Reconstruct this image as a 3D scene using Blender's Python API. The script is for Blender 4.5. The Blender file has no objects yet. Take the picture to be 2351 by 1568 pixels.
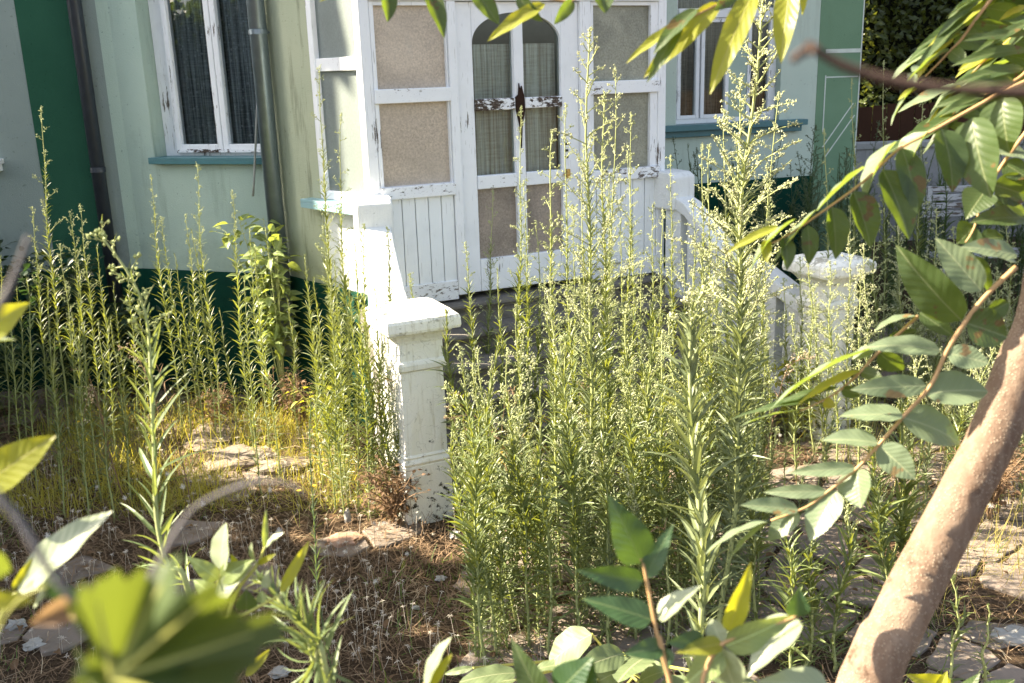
import bpy, math, random
from mathutils import Vector as V, Matrix, noise
R_=math.radians
SC=bpy.context.scene; COL=SC.collection
# ------------------------------------------------------------------ camera
W,H,F=2351,1568,2230.0                      # reference grid used for measuring the photograph
PITCH,ROLL,CH=R_(15.5),R_(1.8),2.6
fw=V((0,math.cos(PITCH),-math.sin(PITCH))); rt0=V((1,0,0)); up0=rt0.cross(fw)
rt=math.cos(ROLL)*rt0-math.sin(ROLL)*up0; up=math.cos(ROLL)*up0+math.sin(ROLL)*rt0
CAM=V((0,0,CH))
cd=bpy.data.cameras.new('camera'); cam=bpy.data.objects.new('camera',cd); COL.objects.link(cam); SC.camera=cam
cam.matrix_world=Matrix(((rt.x,up.x,-fw.x,CAM.x),(rt.y,up.y,-fw.y,CAM.y),(rt.z,up.z,-fw.z,CAM.z),(0,0,0,1)))
cd.sensor_width=36; cd.lens=F/W*36; cd.clip_start=.02; cd.clip_end=600
cd.dof.use_dof=True; cd.dof.focus_distance=4.8; cd.dof.aperture_fstop=7.8
# ------------------------------------------------------------------ light
SUN_EL=R_(38); sdir=V((-.988,.15,0)).normalized()       # azimuth towards the sun: left, slightly behind the house front
SUN=V((sdir.x*math.cos(SUN_EL),sdir.y*math.cos(SUN_EL),math.sin(SUN_EL)))
w=bpy.data.worlds.new('World'); SC.world=w; w.use_nodes=True
nt=w.node_tree; bg=nt.nodes['Background']; sky=nt.nodes.new('ShaderNodeTexSky'); sky.sky_type='NISHITA'; sky.sun_disc=False
sky.sun_elevation=SUN_EL; sky.sun_rotation=math.atan2(sdir.x,sdir.y); sky.air_density=1.0; sky.dust_density=2.5; sky.ozone_density=.6
hs=nt.nodes.new('ShaderNodeHueSaturation'); hs.inputs['Saturation'].default_value=.62; nt.links.new(sky.outputs[0],hs.inputs['Color']); nt.links.new(hs.outputs[0],bg.inputs[0]); bg.inputs[1].default_value=.071
ld=bpy.data.lights.new('sun','SUN'); ld.energy=5.0; ld.angle=R_(.5); ld.color=(1,.87,.66)
lo=bpy.data.objects.new('sun',ld); COL.objects.link(lo); lo.rotation_euler=SUN.to_track_quat('Z','Y').to_euler()
SC.view_settings.view_transform='Standard'; SC.view_settings.look='None'; SC.view_settings.exposure=2.5; SC.view_settings.gamma=1
SC.render.engine='CYCLES'; SC.cycles.use_denoising=True; SC.cycles.max_bounces=8; SC.cycles.transparent_max_bounces=12
SC.cycles.sample_clamp_indirect=6
# ------------------------------------------------------------------ pixel -> place
def ray(x,y): return fw+(x-W/2)/F*rt-(y-H/2)/F*up
def at(x,y,d): return CAM+ray(x,y)*d
def gnd(x,y,z=0.0):
    r=ray(x,y); return CAM+r*((z-CH)/r.z)
def px(p):
    d=V(p)-CAM; z=d.dot(fw); return W/2+F*d.dot(rt)/z, H/2-F*d.dot(up)/z
# ------------------------------------------------------------------ object helpers
def tag(o,label=None,cat=None,group=None,kind=None):
    if label: o['label']=label
    if cat: o['category']=cat
    if group: o['group']=group
    if kind: o['kind']=kind
    return o
def empty(name,loc=(0,0,0),rz=0):
    o=bpy.data.objects.new(name,None); COL.objects.link(o); o.location=loc; o.rotation_euler[2]=rz; o.empty_display_size=.1; return o
class MB:
    def __init__(s): s.v=[]; s.f=[]; s.uv=[]; s.m=[]; s.hasuv=False
    def add(s,vs,fs,uvs=None,mi=0):
        b=len(s.v); s.v.extend([tuple(q) for q in vs])
        for i,f in enumerate(fs):
            s.f.append(tuple(b+k for k in f)); s.m.append(mi)
            if uvs: s.hasuv=True; s.uv.append([uvs[k] for k in f])
            else: s.uv.append([(0,0)]*len(f))
    def box(s,o,a,b,c,mi=0):   # origin corner and three edge vectors
        o,a,b,c=V(o),V(a),V(b),V(c)
        vs=[o,o+a,o+a+b,o+b,o+c,o+a+c,o+a+b+c,o+b+c]
        s.add(vs,[(0,3,2,1),(4,5,6,7),(0,1,5,4),(1,2,6,5),(2,3,7,6),(3,0,4,7)],mi=mi)
    def tube(s,pts,rad,n=6,cap=True,mi=0):
        pts=[V(p) for p in pts]; rs=rad if isinstance(rad,(list,tuple)) else [rad]*len(pts)
        vs=[];fs=[]; pr=None
        for i,p in enumerate(pts):
            t=(pts[min(i+1,len(pts)-1)]-pts[max(i-1,0)]).normalized()
            if pr is None: a=t.orthogonal().normalized()
            else: a=(pr-t*pr.dot(t)).normalized()
            pr=a; b=t.cross(a)
            for k in range(n):
                g=2*math.pi*k/n; vs.append(p+(a*math.cos(g)+b*math.sin(g))*rs[i])
        for i in range(len(pts)-1):
            for k in range(n):
                k2=(k+1)%n; fs.append((i*n+k,i*n+k2,(i+1)*n+k2,(i+1)*n+k))
        if cap: fs.append(tuple(range(n-1,-1,-1))); fs.append(tuple((len(pts)-1)*n+k for k in range(n)))
        s.add(vs,fs,mi=mi)
    def build(s,name,mat,parent=None,smooth=False,local=None,bevel=0):
        me=bpy.data.meshes.new(name)
        vs=s.v
        if local is not None:
            L=V(local); vs=[tuple(V(q)-L) for q in s.v]
        me.from_pydata(vs,[],s.f)
        for m in (mat if isinstance(mat,(list,tuple)) else [mat]): me.materials.append(m)
        if max(s.m,default=0)>0: me.polygons.foreach_set('material_index',s.m)
        if s.hasuv:
            u=me.uv_layers.new(name='UVMap'); flat=[]
            for q in s.uv:
                for a in q: flat.extend(a)
            u.data.foreach_set('uv',flat)
        if smooth: me.polygons.foreach_set('use_smooth',[True]*len(me.polygons))
        me.update()
        o=bpy.data.objects.new(name,me); COL.objects.link(o)
        if bevel:
            md=o.modifiers.new('bevel','BEVEL'); md.width=bevel; md.segments=2; md.limit_method='ANGLE'
        if parent is not None:
            o.parent=parent
            if local is None: o.matrix_parent_inverse=parent_inv(parent)
        elif local is not None: o.location=local
        return o
def parent_inv(p):
    m=Matrix.Identity(4); q=p; chain=[]
    while q is not None: chain.append(q); q=q.parent
    for q in reversed(chain): m=m@q.matrix_parent_inverse@q.matrix_basis if q.parent else m@q.matrix_basis
    return m.inverted()
# ------------------------------------------------------------------ materials
class NM:
    def __init__(s,name):
        s.m=bpy.data.materials.new(name); s.m.use_nodes=True; s.t=s.m.node_tree; s.b=s.t.nodes['Principled BSDF']; s.o=s.t.nodes['Material Output']
        s.tc=s.n('TexCoord')
    def n(s,t,**k):
        q=s.t.nodes.new('ShaderNode'+t)
        for a,b in k.items(): setattr(q,a,b)
        return q
    def l(s,a,b): s.t.links.new(a,b)
    def map(s,scale=(1,1,1),rot=(0,0,0),src='Object'):
        q=s.n('Mapping'); q.inputs['Scale'].default_value=scale; q.inputs['Rotation'].default_value=rot; s.l(s.tc.outputs[src],q.inputs[0]); return q.outputs[0]
    def noise(s,vec,scale,detail=4,rough=.55,dist=0):
        q=s.n('TexNoise'); q.inputs['Scale'].default_value=scale; q.inputs['Detail'].default_value=detail; q.inputs['Roughness'].default_value=rough; q.inputs['Distortion'].default_value=dist
        if vec is not None: s.l(vec,q.inputs['Vector'])
        return q.outputs[0]
    def ramp(s,fac,stops):
        q=s.n('ValToRGB'); e=q.color_ramp.elements
        while len(e)<len(stops): e.new(.5)
        for i,(p,c) in enumerate(stops):
            e[i].position=p; e[i].color=(c,c,c,1) if isinstance(c,(int,float)) else (*c,1)
        s.l(fac,q.inputs[0]); return q.outputs[0]
    def mix(s,f,a,b,mode='MIX'):
        q=s.n('MixRGB',blend_type=mode)
        for i,x in zip((0,1,2),(f,a,b)):
            if isinstance(x,(int,float)): q.inputs[i].default_value=x
            elif isinstance(x,tuple): q.inputs[i].default_value=(*x,1)
            else: s.l(x,q.inputs[i])
        return q.outputs[0]
    def math(s,op,a,b=0.0):
        q=s.n('Math',operation=op)
        for i,x in zip((0,1),(a,b)):
            if isinstance(x,(int,float)): q.inputs[i].default_value=x
            else: s.l(x,q.inputs[i])
        return q.outputs[0]
    def bump(s,h,strength=.3,dist=.01,nrm=None):
        q=s.n('Bump'); q.inputs['Strength'].default_value=strength; q.inputs['Distance'].default_value=dist; s.l(h,q.inputs['Height'])
        if nrm is not None: s.l(nrm,q.inputs['Normal'])
        s.l(q.outputs[0],s.b.inputs['Normal']); return q.outputs[0]
    def col(s,c):
        if isinstance(c,tuple): s.b.inputs['Base Color'].default_value=(*c,1)
        else: s.l(c,s.b.inputs['Base Color'])
    def set(s,rough=.8,spec=.3,metal=0):
        s.b.inputs['Roughness'].default_value=rough; s.b.inputs['Specular IOR Level'].default_value=spec; s.b.inputs['Metallic'].default_value=metal
def plaster(name,c,c2,stain=(.12,.12,.09),st=.35,bs=90,bd=.006):
    m=NM(name); v=m.map(); big=m.noise(v,1.3,5,.6); fine=m.noise(v,bs,3,.7)
    base=m.mix(m.ramp(big,[(.35,0),(.7,1)]),c,c2)
    sv=m.map((4,4,.5)); stn=m.ramp(m.noise(sv,2.2,6,.65),[(.55,0),(.75,st)])
    base=m.mix(stn,base,stain,'MIX')
    sx_=m.n('SeparateXYZ'); m.l(m.tc.outputs['Object'],sx_.inputs[0]); hgt=m.math('MULTIPLY',m.math('MAXIMUM',m.math('SUBTRACT',1.55,sx_.outputs[2]),0.0),.55)
    dmp=m.ramp(m.math('ADD',m.noise(v,3.5,7,.7),hgt),[(.60,0),(.95,.55)]); base=m.mix(dmp,base,tuple(x*.55 for x in c))
    spk=m.ramp(m.noise(v,38,2,.5),[(.70,0),(.73,.5)])
    base=m.mix(spk,base,tuple(x*.45 for x in c)); m.col(base); m.set(.92,.15)
    m.bump(fine,.55,bd); return m.m
def chipped(name,amount,rot=0,vert=False,white=(.80,.82,.84),wood=(.20,.18,.16),wood2=(.07,.045,.03)):
    m=NM(name); sc=(13,13,1.2) if vert else (1.1,13,13)
    v=m.map(sc,(0,0,rot)); a=m.noise(v,3.4,8,.74,.2); v2=m.map((1,1,1)); b=m.noise(v2,2.6,3,.5)
    f=m.math('ADD',m.math('MULTIPLY',a,.62),m.math('MULTIPLY',b,.38))
    mask=m.ramp(f,[(amount,1),(amount+.012,0)])
    grain=m.noise(m.map((22,22,2) if vert else (2,22,22),(0,0,rot)),5,5,.7)
    wc=m.mix(m.ramp(grain,[(.35,0),(.65,1)]),wood2,wood)
    dirt=m.ramp(m.noise(v2,5,6,.6),[(.5,0),(.8,.35)])
    wh=m.mix(dirt,white,tuple(x*.72 for x in white)); crack=m.ramp(m.noise(m.map((60,60,3) if vert else (3,60,60),(0,0,rot)),2,3,.5),[(.30,.5),(.34,0)])
    wh=m.mix(crack,wh,(.25,.24,.22)); m.col(m.mix(mask,wh,wc)); m.set(.55,.35)
    h=m.math('SUBTRACT',m.math('MULTIPLY',grain,.25),mask); m.bump(h,.6,.004); return m.m
def simple(name,c,rough=.7,spec=.3,metal=0,var=.25,scale=8,bump=.0):
    m=NM(name); f=m.noise(m.map(),scale,5,.6); m.col(m.mix(f,tuple(x*(1-var) for x in c),tuple(min(1,x*(1+var)) for x in c))); m.set(rough,spec,metal)
    if bump: m.bump(m.noise(m.map(),scale*6,4,.6),bump,.01)
    return m.m
ANG=math.atan2(.4305,.9026)
MINT=plaster('mint_plaster',(.37,.475,.41),(.42,.52,.445),(.19,.24,.19),.55)
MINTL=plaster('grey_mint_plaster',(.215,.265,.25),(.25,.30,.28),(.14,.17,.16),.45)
OLIVE=plaster('weathered_cream_green_plaster',(.38,.42,.30),(.43,.46,.33),(.11,.12,.07),.85)
GREEN=plaster('green_plaster',(.018,.075,.045),(.024,.09,.055),(.03,.13,.08),.3)
PALEG=plaster('faded_green_plaster',(.16,.27,.17),(.19,.31,.20),(.16,.25,.15),.3)
PLINTH=plaster('dark_green_plinth',(.003,.045,.03),(.005,.06,.038),(.02,.06,.03),.4)
WHITEP=plaster('white_lime_plaster',(.78,.79,.77),(.70,.72,.71),(.30,.30,.26),.45,(.0) or 70,.008)
WCHIP=chipped('chipped_white_rail',.43,-ANG); WCHIP2=chipped('badly_chipped_rail',.492,-ANG,wood=(.10,.07,.05),wood2=(.02,.012,.008))
WPOST=chipped('white_painted_post',.375,-ANG,True); WBOARD=chipped('white_board_paint',.36,-ANG,True,white=(.80,.83,.84))
WCLEAN=chipped('white_window_paint',.40,0,True)
TEAL=simple('teal_painted_sheet',(.06,.17,.19),.45,.5,0,.2)
ZINC=simple('zinc_downpipe',(.22,.27,.31),.38,.5,.75,.25,14)
DARKM=simple('dark_grey_downpipe',(.05,.06,.08),.4,.5,.4,.3,10)
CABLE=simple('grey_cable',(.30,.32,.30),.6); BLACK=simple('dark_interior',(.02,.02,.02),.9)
REDT=simple('roof_tile',(.25,.09,.05),.8)
def stone(name,c,c2,dirt):
    m=NM(name); v=m.map(); a=m.noise(v,3,7,.65); b=m.noise(v,45,3,.6)
    base=m.mix(m.ramp(a,[(.3,0),(.7,1)]),c,c2); base=m.mix(m.ramp(m.noise(v,7,6,.7),[(.55,0),(.72,.8)]),base,dirt)
    base=m.mix(m.ramp(b,[(.66,0),(.72,.6)]),base,(.6,.58,.52)); m.col(base); m.set(.88,.2); m.bump(m.math('ADD',m.math('MULTIPLY',a,2.),b),.4,.01); return m.m
STEP=stone('grey_step_stone',(.13,.12,.105),(.20,.185,.165),(.05,.045,.038))
SLAB=stone('pinkish_paving_stone',(.25,.20,.165),(.17,.145,.12),(.09,.068,.05))
CHIP=stone('white_rubble',(.36,.35,.32),(.26,.26,.25),(.4,.38,.33)); TERRA=stone('terracotta_rubble',(.34,.2,.13),(.42,.28,.2),(.2,.12,.09))
def pillar_mat():
    m=NM('weathered_white_pillar'); v=m.map(); g=m.n('SeparateXYZ'); m.l(m.tc.outputs['Object'],g.inputs[0])
    a=m.noise(v,14,7,.7); hz=m.math('SUBTRACT',.50,m.math('MULTIPLY',g.outputs[2],.9)); ff=m.math('ADD',a,m.math('MAXIMUM',m.math('MULTIPLY',hz,.20),-.02))
    mask=m.ramp(ff,[(.63,0),(.665,1)]); fine=m.noise(v,80,3,.7)
    lich=m.ramp(m.math('ADD',m.noise(v,9,6,.75),m.math('MULTIPLY',m.math('GREATER_THAN',g.outputs[2],1.17),.10)),[(.66,0),(.72,.8)])
    base=m.mix(m.ramp(m.noise(v,2,5,.6),[(.35,0),(.7,1)]),(.86,.85,.79),(.78,.79,.73)); base=m.mix(lich,base,(.30,.29,.23))
    strk=m.ramp(m.noise(m.map((10,10,.9)),3,5,.6),[(.54,0),(.74,.7)]); base=m.mix(strk,base,(.42,.38,.26))
    crk=m.ramp(m.noise(v,5,2,.5,2.5),[(.495,0),(.5,.5),(.505,0)]); base=m.mix(crk,base,(.3,.29,.25))
    m.col(m.mix(mask,base,(.045,.045,.03))); m.set(.9,.15); m.bump(fine,.5,.006); return m.m
PILM=pillar_mat()
def frosted(name,c,c2,trans=.35,scale=95,sp=1.0):
    m=NM(name); v=m.map(); vo=m.n('TexVoronoi'); vo.inputs['Scale'].default_value=scale; m.l(v,vo.inputs['Vector'])
    big=m.noise(v,2.0,5,.6); fine=m.noise(v,70,4,.7)
    base=m.mix(m.ramp(big,[(.3,0),(.7,1)]),c,c2); base=m.mix(m.ramp(fine,[(.35,0),(.65,1)]),base,tuple(min(1,x*(1+.45*sp)) for x in c2))
    sm=m.ramp(m.noise(m.map((3,3,.7)),2.5,5,.7),[(.6,0),(.8,.5)]); base=m.mix(sm,base,(.6,.57,.5)); dk=m.ramp(m.noise(m.map((1,1,1)),1.7,4,.6,.6),[(.36,.6*sp),(.60,0)]); base=m.mix(dk,base,tuple(x*.5 for x in c))
    m.col(base); m.set(.35,.6); nb=m.bump(m.math('ADD',vo.outputs[0],fine),.55*sp,.004)
    tr=m.n('BsdfTranslucent'); m.l(base,tr.inputs[0]); mx=m.n('MixShader'); mx.inputs[0].default_value=trans
    m.l(m.b.outputs[0],mx.inputs[1]); m.l(tr.outputs[0],mx.inputs[2]); m.l(mx.outputs[0],m.o.inputs[0]); return m.m
FROST=frosted('beige_frosted_glass',(.44,.36,.28),(.62,.53,.43),.25,95,.6); FROSTR=frosted('grey_frosted_glass',(.27,.28,.22),(.34,.34,.27),.3,60)
FROSTS=frosted('pale_side_glass',(.40,.45,.44),(.44,.50,.48),.6,30,.25); FROSTD=frosted('patterned_door_glass',(.28,.23,.19),(.42,.35,.29),.35,130)
def glass(name,tint=(.9,.95,.95),gl=.16):
    m=NM(name); t=m.n('BsdfTransparent'); t.inputs[0].default_value=(*tint,1); g=m.n('BsdfGlossy'); g.inputs['Roughness'].default_value=.02
    lw=m.n('Fresnel'); lw.inputs[0].default_value=1.45; f=m.math('MULTIPLY',lw.outputs[0],1.0); mx=m.n('MixShader'); m.l(f,mx.inputs[0]); m.l(t.outputs[0],mx.inputs[1]); m.l(g.outputs[0],mx.inputs[2]); m.l(mx.outputs[0],m.o.inputs[0]); return m.m
GLASS=glass('window_glass')
def cloth(name,c,c2,rotz,dots=False,tr=.3):
    m=NM(name); a=m.noise(m.map((30,30,.6),(0,0,rotz)),2,4,.6); b=m.noise(m.map((2,2,30)),3,3,.6)
    f=m.math('ADD',m.math('MULTIPLY',a,.75),m.math('MULTIPLY',b,.25)); base=m.mix(m.ramp(f,[(.38,0),(.62,1)]),c,c2)
    if dots:
        vo=m.n('TexVoronoi'); vo.inputs['Scale'].default_value=26; m.l(m.map(),vo.inputs['Vector']); base=m.mix(m.ramp(vo.outputs[0],[(.16,.35),(.30,0)]),base,tuple(min(1,x*1.5) for x in c2))
    m.col(base); m.set(.95,.05)
    t=m.n('BsdfTranslucent'); m.l(base,t.inputs[0]); mx=m.n('MixShader'); mx.inputs[0].default_value=tr; m.l(m.b.outputs[0],mx.inputs[1]); m.l(t.outputs[0],mx.inputs[2]); m.l(mx.outputs[0],m.o.inputs[0]); return m.m
LACE=cloth('grey_lace_curtain',(.09,.095,.11),(.40,.41,.43),0,True,.1); DRAPE=cloth('warm_door_curtain',(.46,.39,.32),(.88,.84,.77),0,False,.2)
DRAPER=cloth('dark_right_curtain',(.08,.065,.055),(.30,.25,.20),0,False,.1)
def leafm(name,c,ct,vein=None,tr=.45,rough=.45,veins=True,spec=.4,blot=None):
    m=NM(name); s=m.n('SeparateXYZ'); m.l(m.tc.outputs['UV'],s.inputs[0]); u=m.math('ABSOLUTE',m.math('SUBTRACT',s.outputs[0],.5)); v_=s.outputs[1]
    oi=m.n('ObjectInfo'); nz=m.noise(m.map(),22,4,.6)
    f=m.math('ADD',m.math('MULTIPLY',nz,.7),m.math('MULTIPLY',oi.outputs['Random'],.3))
    base=m.mix(f,tuple(x*.75 for x in c),tuple(min(1,x*1.25) for x in c)); tcol=m.mix(f,tuple(x*.8 for x in ct),tuple(min(1,x*1.15) for x in ct))
    if blot:
        bl=m.ramp(m.noise(m.map(),30,3,.6),[(.645,0),(.67,1)]); base=m.mix(bl,base,blot); tcol=m.mix(bl,tcol,blot)
    if veins:
        vc=vein or tuple(min(1,x*2.3+.03) for x in c)
        mid=m.ramp(u,[(.012,1),(.028,0)])
        ph=m.math('SUBTRACT',v_,m.math('MULTIPLY',m.math('POWER',u,.8),.42)); fr=m.math('ABSOLUTE',m.math('SUBTRACT',m.math('FRACT',m.math('MULTIPLY',ph,9)),.5))
        side=m.ramp(fr,[(.0,.38),(.05,0)]); vn=m.math('MAXIMUM',mid,side); base=m.mix(vn,base,vc); tcol=m.mix(m.math('MULTIPLY',vn,.6),tcol,tuple(x*.55 for x in ct))
        m.bump(m.math('SUBTRACT',m.math('MULTIPLY',m.ramp(fr,[(0,0),(.5,1)]),.35),m.math('MULTIPLY',mid,.6)),.28,.003)
    m.col(base); m.set(rough,spec)
    t=m.n('BsdfTranslucent'); m.l(tcol,t.inputs[0]); mx=m.n('MixShader'); mx.inputs[0].default_value=tr; m.l(m.b.outputs[0],mx.inputs[1]); m.l(t.outputs[0],mx.inputs[2]); m.l(mx.outputs[0],m.o.inputs[0]); return m.m
L_AIL=leafm('tree_leaf_green',(.05,.08,.03),(.22,.31,.015),(.16,.19,.09),.38,.42,True,.4,(.13,.09,.03))
L_AILP=leafm('tree_leaf_pale',(.15,.195,.12),(.26,.35,.03),(.30,.34,.20),.35,.36,True,.4,(.20,.14,.06))  # sunlit copy of the green leaf, sun sheen put into the colour
L_YEL=leafm('yellow_leaf',(.26,.28,.04),(.62,.60,.02),(.4,.38,.12),.5,.4)
L_PALE=leafm('pale_sunlit_glossy_leaf',(.24,.28,.18),(.35,.42,.06),(.42,.46,.30),.25,.30,True,.6)  # leaves reflecting the sun: that light put into the pale colour
L_DARK=leafm('dark_glossy_leaf',(.035,.075,.03),(.14,.24,.02),(.12,.17,.07),.3,.34,True,.5)
L_BROAD=leafm('broad_low_leaf',(.13,.17,.08),(.32,.38,.05),(.28,.30,.16),.3,.5)
L_SHRUB=leafm('shrub_leaf',(.22,.28,.11),(.42,.48,.05),None,.4,.35)
L_SHD=leafm('dark_shrub_leaf',(.018,.045,.02),(.05,.1,.02),None,.3,.45,False)
L_GRAPE=leafm('vine_leaf_green',(.05,.08,.022),(.17,.21,.02),(.15,.17,.07),.4,.5,False)
L_DEAD=leafm('dead_brown_leaf',(.19,.12,.07),(.32,.2,.09),None,.4,.6,False,.2,(.5,.4,.3))
L_SUMAC=leafm('orange_yellow_leaf',(.32,.22,.03),(.62,.42,.03),None,.45,.5)
HED=leafm('hedge_leaf',(.06,.08,.02),(.20,.22,.02),None,.3,.35,False,.4)
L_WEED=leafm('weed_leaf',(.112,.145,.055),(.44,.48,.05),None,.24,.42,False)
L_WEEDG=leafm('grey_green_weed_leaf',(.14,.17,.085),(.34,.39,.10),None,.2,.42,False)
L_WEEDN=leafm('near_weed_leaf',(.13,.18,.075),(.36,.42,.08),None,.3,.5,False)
L_WEEDD=leafm('shaded_weed_leaf',(.07,.115,.05),(.20,.27,.05),None,.4,.5,False)  # darker copy of the weed leaf with shade put into its colour
ST_WEED=simple('weed_stem',(.31,.34,.14),.6,.3,0,.2,12); ST_D=simple('shaded_weed_stem',(.07,.10,.04),.6)  # second stem is a copy with shade put into its colour
BUD=simple('weed_flower_bud',(.38,.41,.21),.7,.2,0,.25,60); BUDC=simple('cream_seed_bud',(.42,.43,.26),.7,.2,0,.25,60); BUDG=simple('green_flower_bud',(.30,.34,.14),.7,.2,0,.25,60); BUDD=simple('shaded_flower_bud',(.12,.15,.08),.8)  # last bud is a copy with shade put into its colour
TWIG=simple('reddish_leaf_stalk',(.42,.26,.12),.55,.3,0,.2,20); TWG=simple('grey_twig',(.13,.12,.12),.8,.2,0,.3,20,.3); TWB=simple('dark_brown_twig',(.07,.045,.035),.8,.2,0,.5,16,.4)
STALK=simple('yellow_green_stalk',(.38,.38,.10),.5)
def bark():
    m=NM('pale_lenticel_bark'); v=m.map(); vo=m.n('TexVoronoi'); vo.inputs['Scale'].default_value=240; vo.inputs['Randomness'].default_value=1; m.l(m.map((1,1,.75)),vo.inputs['Vector'])
    dots=m.ramp(vo.outputs[0],[(.22,1),(.36,0)]); dens=m.ramp(m.noise(v,16,3,.5),[(.40,0),(.55,1)]); dots=m.math('MULTIPLY',dots,dens)
    base=m.mix(m.ramp(m.noise(v,9,6,.65),[(.3,0),(.7,1)]),(.125,.08,.055),(.20,.14,.10)); base=m.mix(m.ramp(m.noise(v,14,7,.75),[(.58,0),(.66,.95)]),base,(.055,.03,.018))
    gr=m.noise(m.map((90,90,16)),1,4,.7); base=m.mix(m.ramp(gr,[(.45,0),(.6,.3)]),base,(.30,.23,.17))
    m.col(m.mix(m.math('MULTIPLY',dots,.55),base,(.48,.39,.29))); m.set(.75,.25); m.bump(m.math('ADD',m.math('MULTIPLY',dots,1.),m.math('MULTIPLY',m.noise(v,40,6,.7),1.6)),.75,.0022); return m.m
BARK=bark()
def soil():
    m=NM('dry_litter_soil'); v=m.map(); a=m.noise(v,1.6,6,.7); b=m.noise(v,30,6,.75); c=m.noise(v,140,3,.7)
    base=m.mix(m.ramp(a,[(.35,0),(.65,1)]),(.10,.065,.04),(.20,.135,.085)); base=m.mix(m.ramp(b,[(.35,0),(.7,1)]),(.05,.035,.022),base); base=m.mix(m.ramp(c,[(.6,0),(.72,.7)]),base,(.42,.33,.24))
    m.col(base); m.set(.95,.1); m.bump(m.math('ADD',b,c),1,.03); return m.m
SOIL=soil()
STRAW=simple('dry_straw',(.215,.145,.088),.8,.2,0,.5,3); STRAWL=simple('pale_straw',(.52,.42,.28),.8,.2,0,.3,3); HERB=leafm('small_herb_leaf',(.09,.14,.04),(.28,.36,.04),None,.4,.6,False)
WHITEF=simple('white_seed_fluff',(.72,.70,.66),.9,.1,0,.1,50); YELF=simple('yellow_flower',(.75,.5,.03),.7)
# ------------------------------------------------------------------ frames of the house
NO=V((-.39,5.473,0)); D=V((.9026,.4305,0)); N=V((.4305,-.9026,0)); Z=V((0,0,1))
def P(d,n,z): return NO+D*d+N*n+Z*z
C=P(.08,-1.49,0)
a_=R_(42); S=V((-math.sin(a_),math.cos(a_),0)); SN=V((-math.cos(a_),-math.sin(a_),0))
B=V((-1.834,7.824,0)); E=V((.943,-.334,0)); EN=V((-.334,-.943,0))
RO=V((2.746,11.495,0)); R=V((.951,.309,0)); RN=V((.309,-.951,0))
LC=B-E*1.42; WX=V((-1,0,0)); WN=V((0,-1,0))
house=tag(empty('house',(B.x,B.y,0)),'mint and green rendered house with a white wooden glazed porch, beyond the weeds','house')
def wb(mb,o,a,n,a0,a1,n0,n1,z0,z1,mi=0): mb.box(o+a*a0+n*n0+Z*z0,a*(a1-a0),n*(n1-n0),Z*(z1-z0),mi)
def part(name,mat,parent,o,a,n,boxes,bevel=0,label=None):
    mb=MB()
    for b in boxes: wb(mb,o,a,n,*b)
    q=mb.build(name,mat,parent,bevel=bevel)
    if label: q['label']=label
    return q
HT=8.6
# bay wall with window opening
TH=-.28
part('wall',MINT,house,B,E,EN,[(-1.42,.0,TH,0,1.06,1.98),(-1.42,-1.15,TH,0,1.98,3.55),(-.035,0,TH,0,1.98,3.55),(-1.42,0,TH,0,3.55,HT)],label='mint wall around the curtained window')
part('plinth',PLINTH,house,B,E,EN,[(-1.43,.02,TH,.012,-.3,1.06)],label='dark green plinth under the curtained window')
# wall W (left wing) running left
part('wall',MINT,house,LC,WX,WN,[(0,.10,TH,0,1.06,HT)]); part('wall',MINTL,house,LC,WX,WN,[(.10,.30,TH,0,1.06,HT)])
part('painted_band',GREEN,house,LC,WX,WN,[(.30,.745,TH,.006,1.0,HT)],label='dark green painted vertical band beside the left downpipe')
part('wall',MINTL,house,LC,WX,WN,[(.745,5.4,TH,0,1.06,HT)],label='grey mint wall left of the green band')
part('plinth',PLINTH,house,LC,WX,WN,[(0,.298,TH,.014,-.3,1.06),(.746,5.4,TH,.014,-.3,1.06),(.298,.746,TH,.014,-.3,.998)])
mb=MB(); wb(mb,LC,WX,WN,1.06,1.9,0,.07,1.93,1.99); wb(mb,LC,WX,WN,1.04,1.9,0,.10,1.99,2.03); mb.build('window_sill',WCHIP,house,bevel=.004)
# S wall masonry between downpipe and porch glazing
SL=(B-C).dot(S)
part('wall',OLIVE,house,C,S,SN,[(.665,SL,TH,0,1.06,HT)],label='weathered cream green wall strip beside the zinc downpipe')
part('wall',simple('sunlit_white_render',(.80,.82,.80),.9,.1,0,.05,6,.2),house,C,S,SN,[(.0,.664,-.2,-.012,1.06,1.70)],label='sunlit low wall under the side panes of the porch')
part('plinth',PLINTH,house,C,S,SN,[(0,SL,TH,.012,-.3,1.06)])
part('sill_sheet',simple('pale_teal_sheet',(.26,.42,.45),.4,.5,0,.15),house,C,S,SN,[(-.04,.80,-.1,.10,1.70,1.725),(-.04,.80,.088,.10,1.66,1.70)],bevel=.003,label='teal sheet sill under the side panes')  # teal lightened here: sunlight on the sill put into the colour
# side glazing
pf=[(0,.07,-.09,0,1.726,4.4),(.60,.664,-.09,0,1.726,4.4),(.07,.60,-.08,-.01,2.645,2.735),(.07,.60,-.08,-.01,1.726,1.79),(.07,.60,-.08,-.01,3.5,4.4)]
sw=part('window',WPOST,house,C,S,SN,pf,bevel=.004,label='sunlit white framed side window of the porch')
part('pane',FROSTS,sw,C,S,SN,[(.065,.605,-.05,-.042,2.73,3.51)]); part('pane',FROSTS,sw,C,S,SN,[(.065,.605,-.05,-.042,1.785,2.65)])
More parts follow.
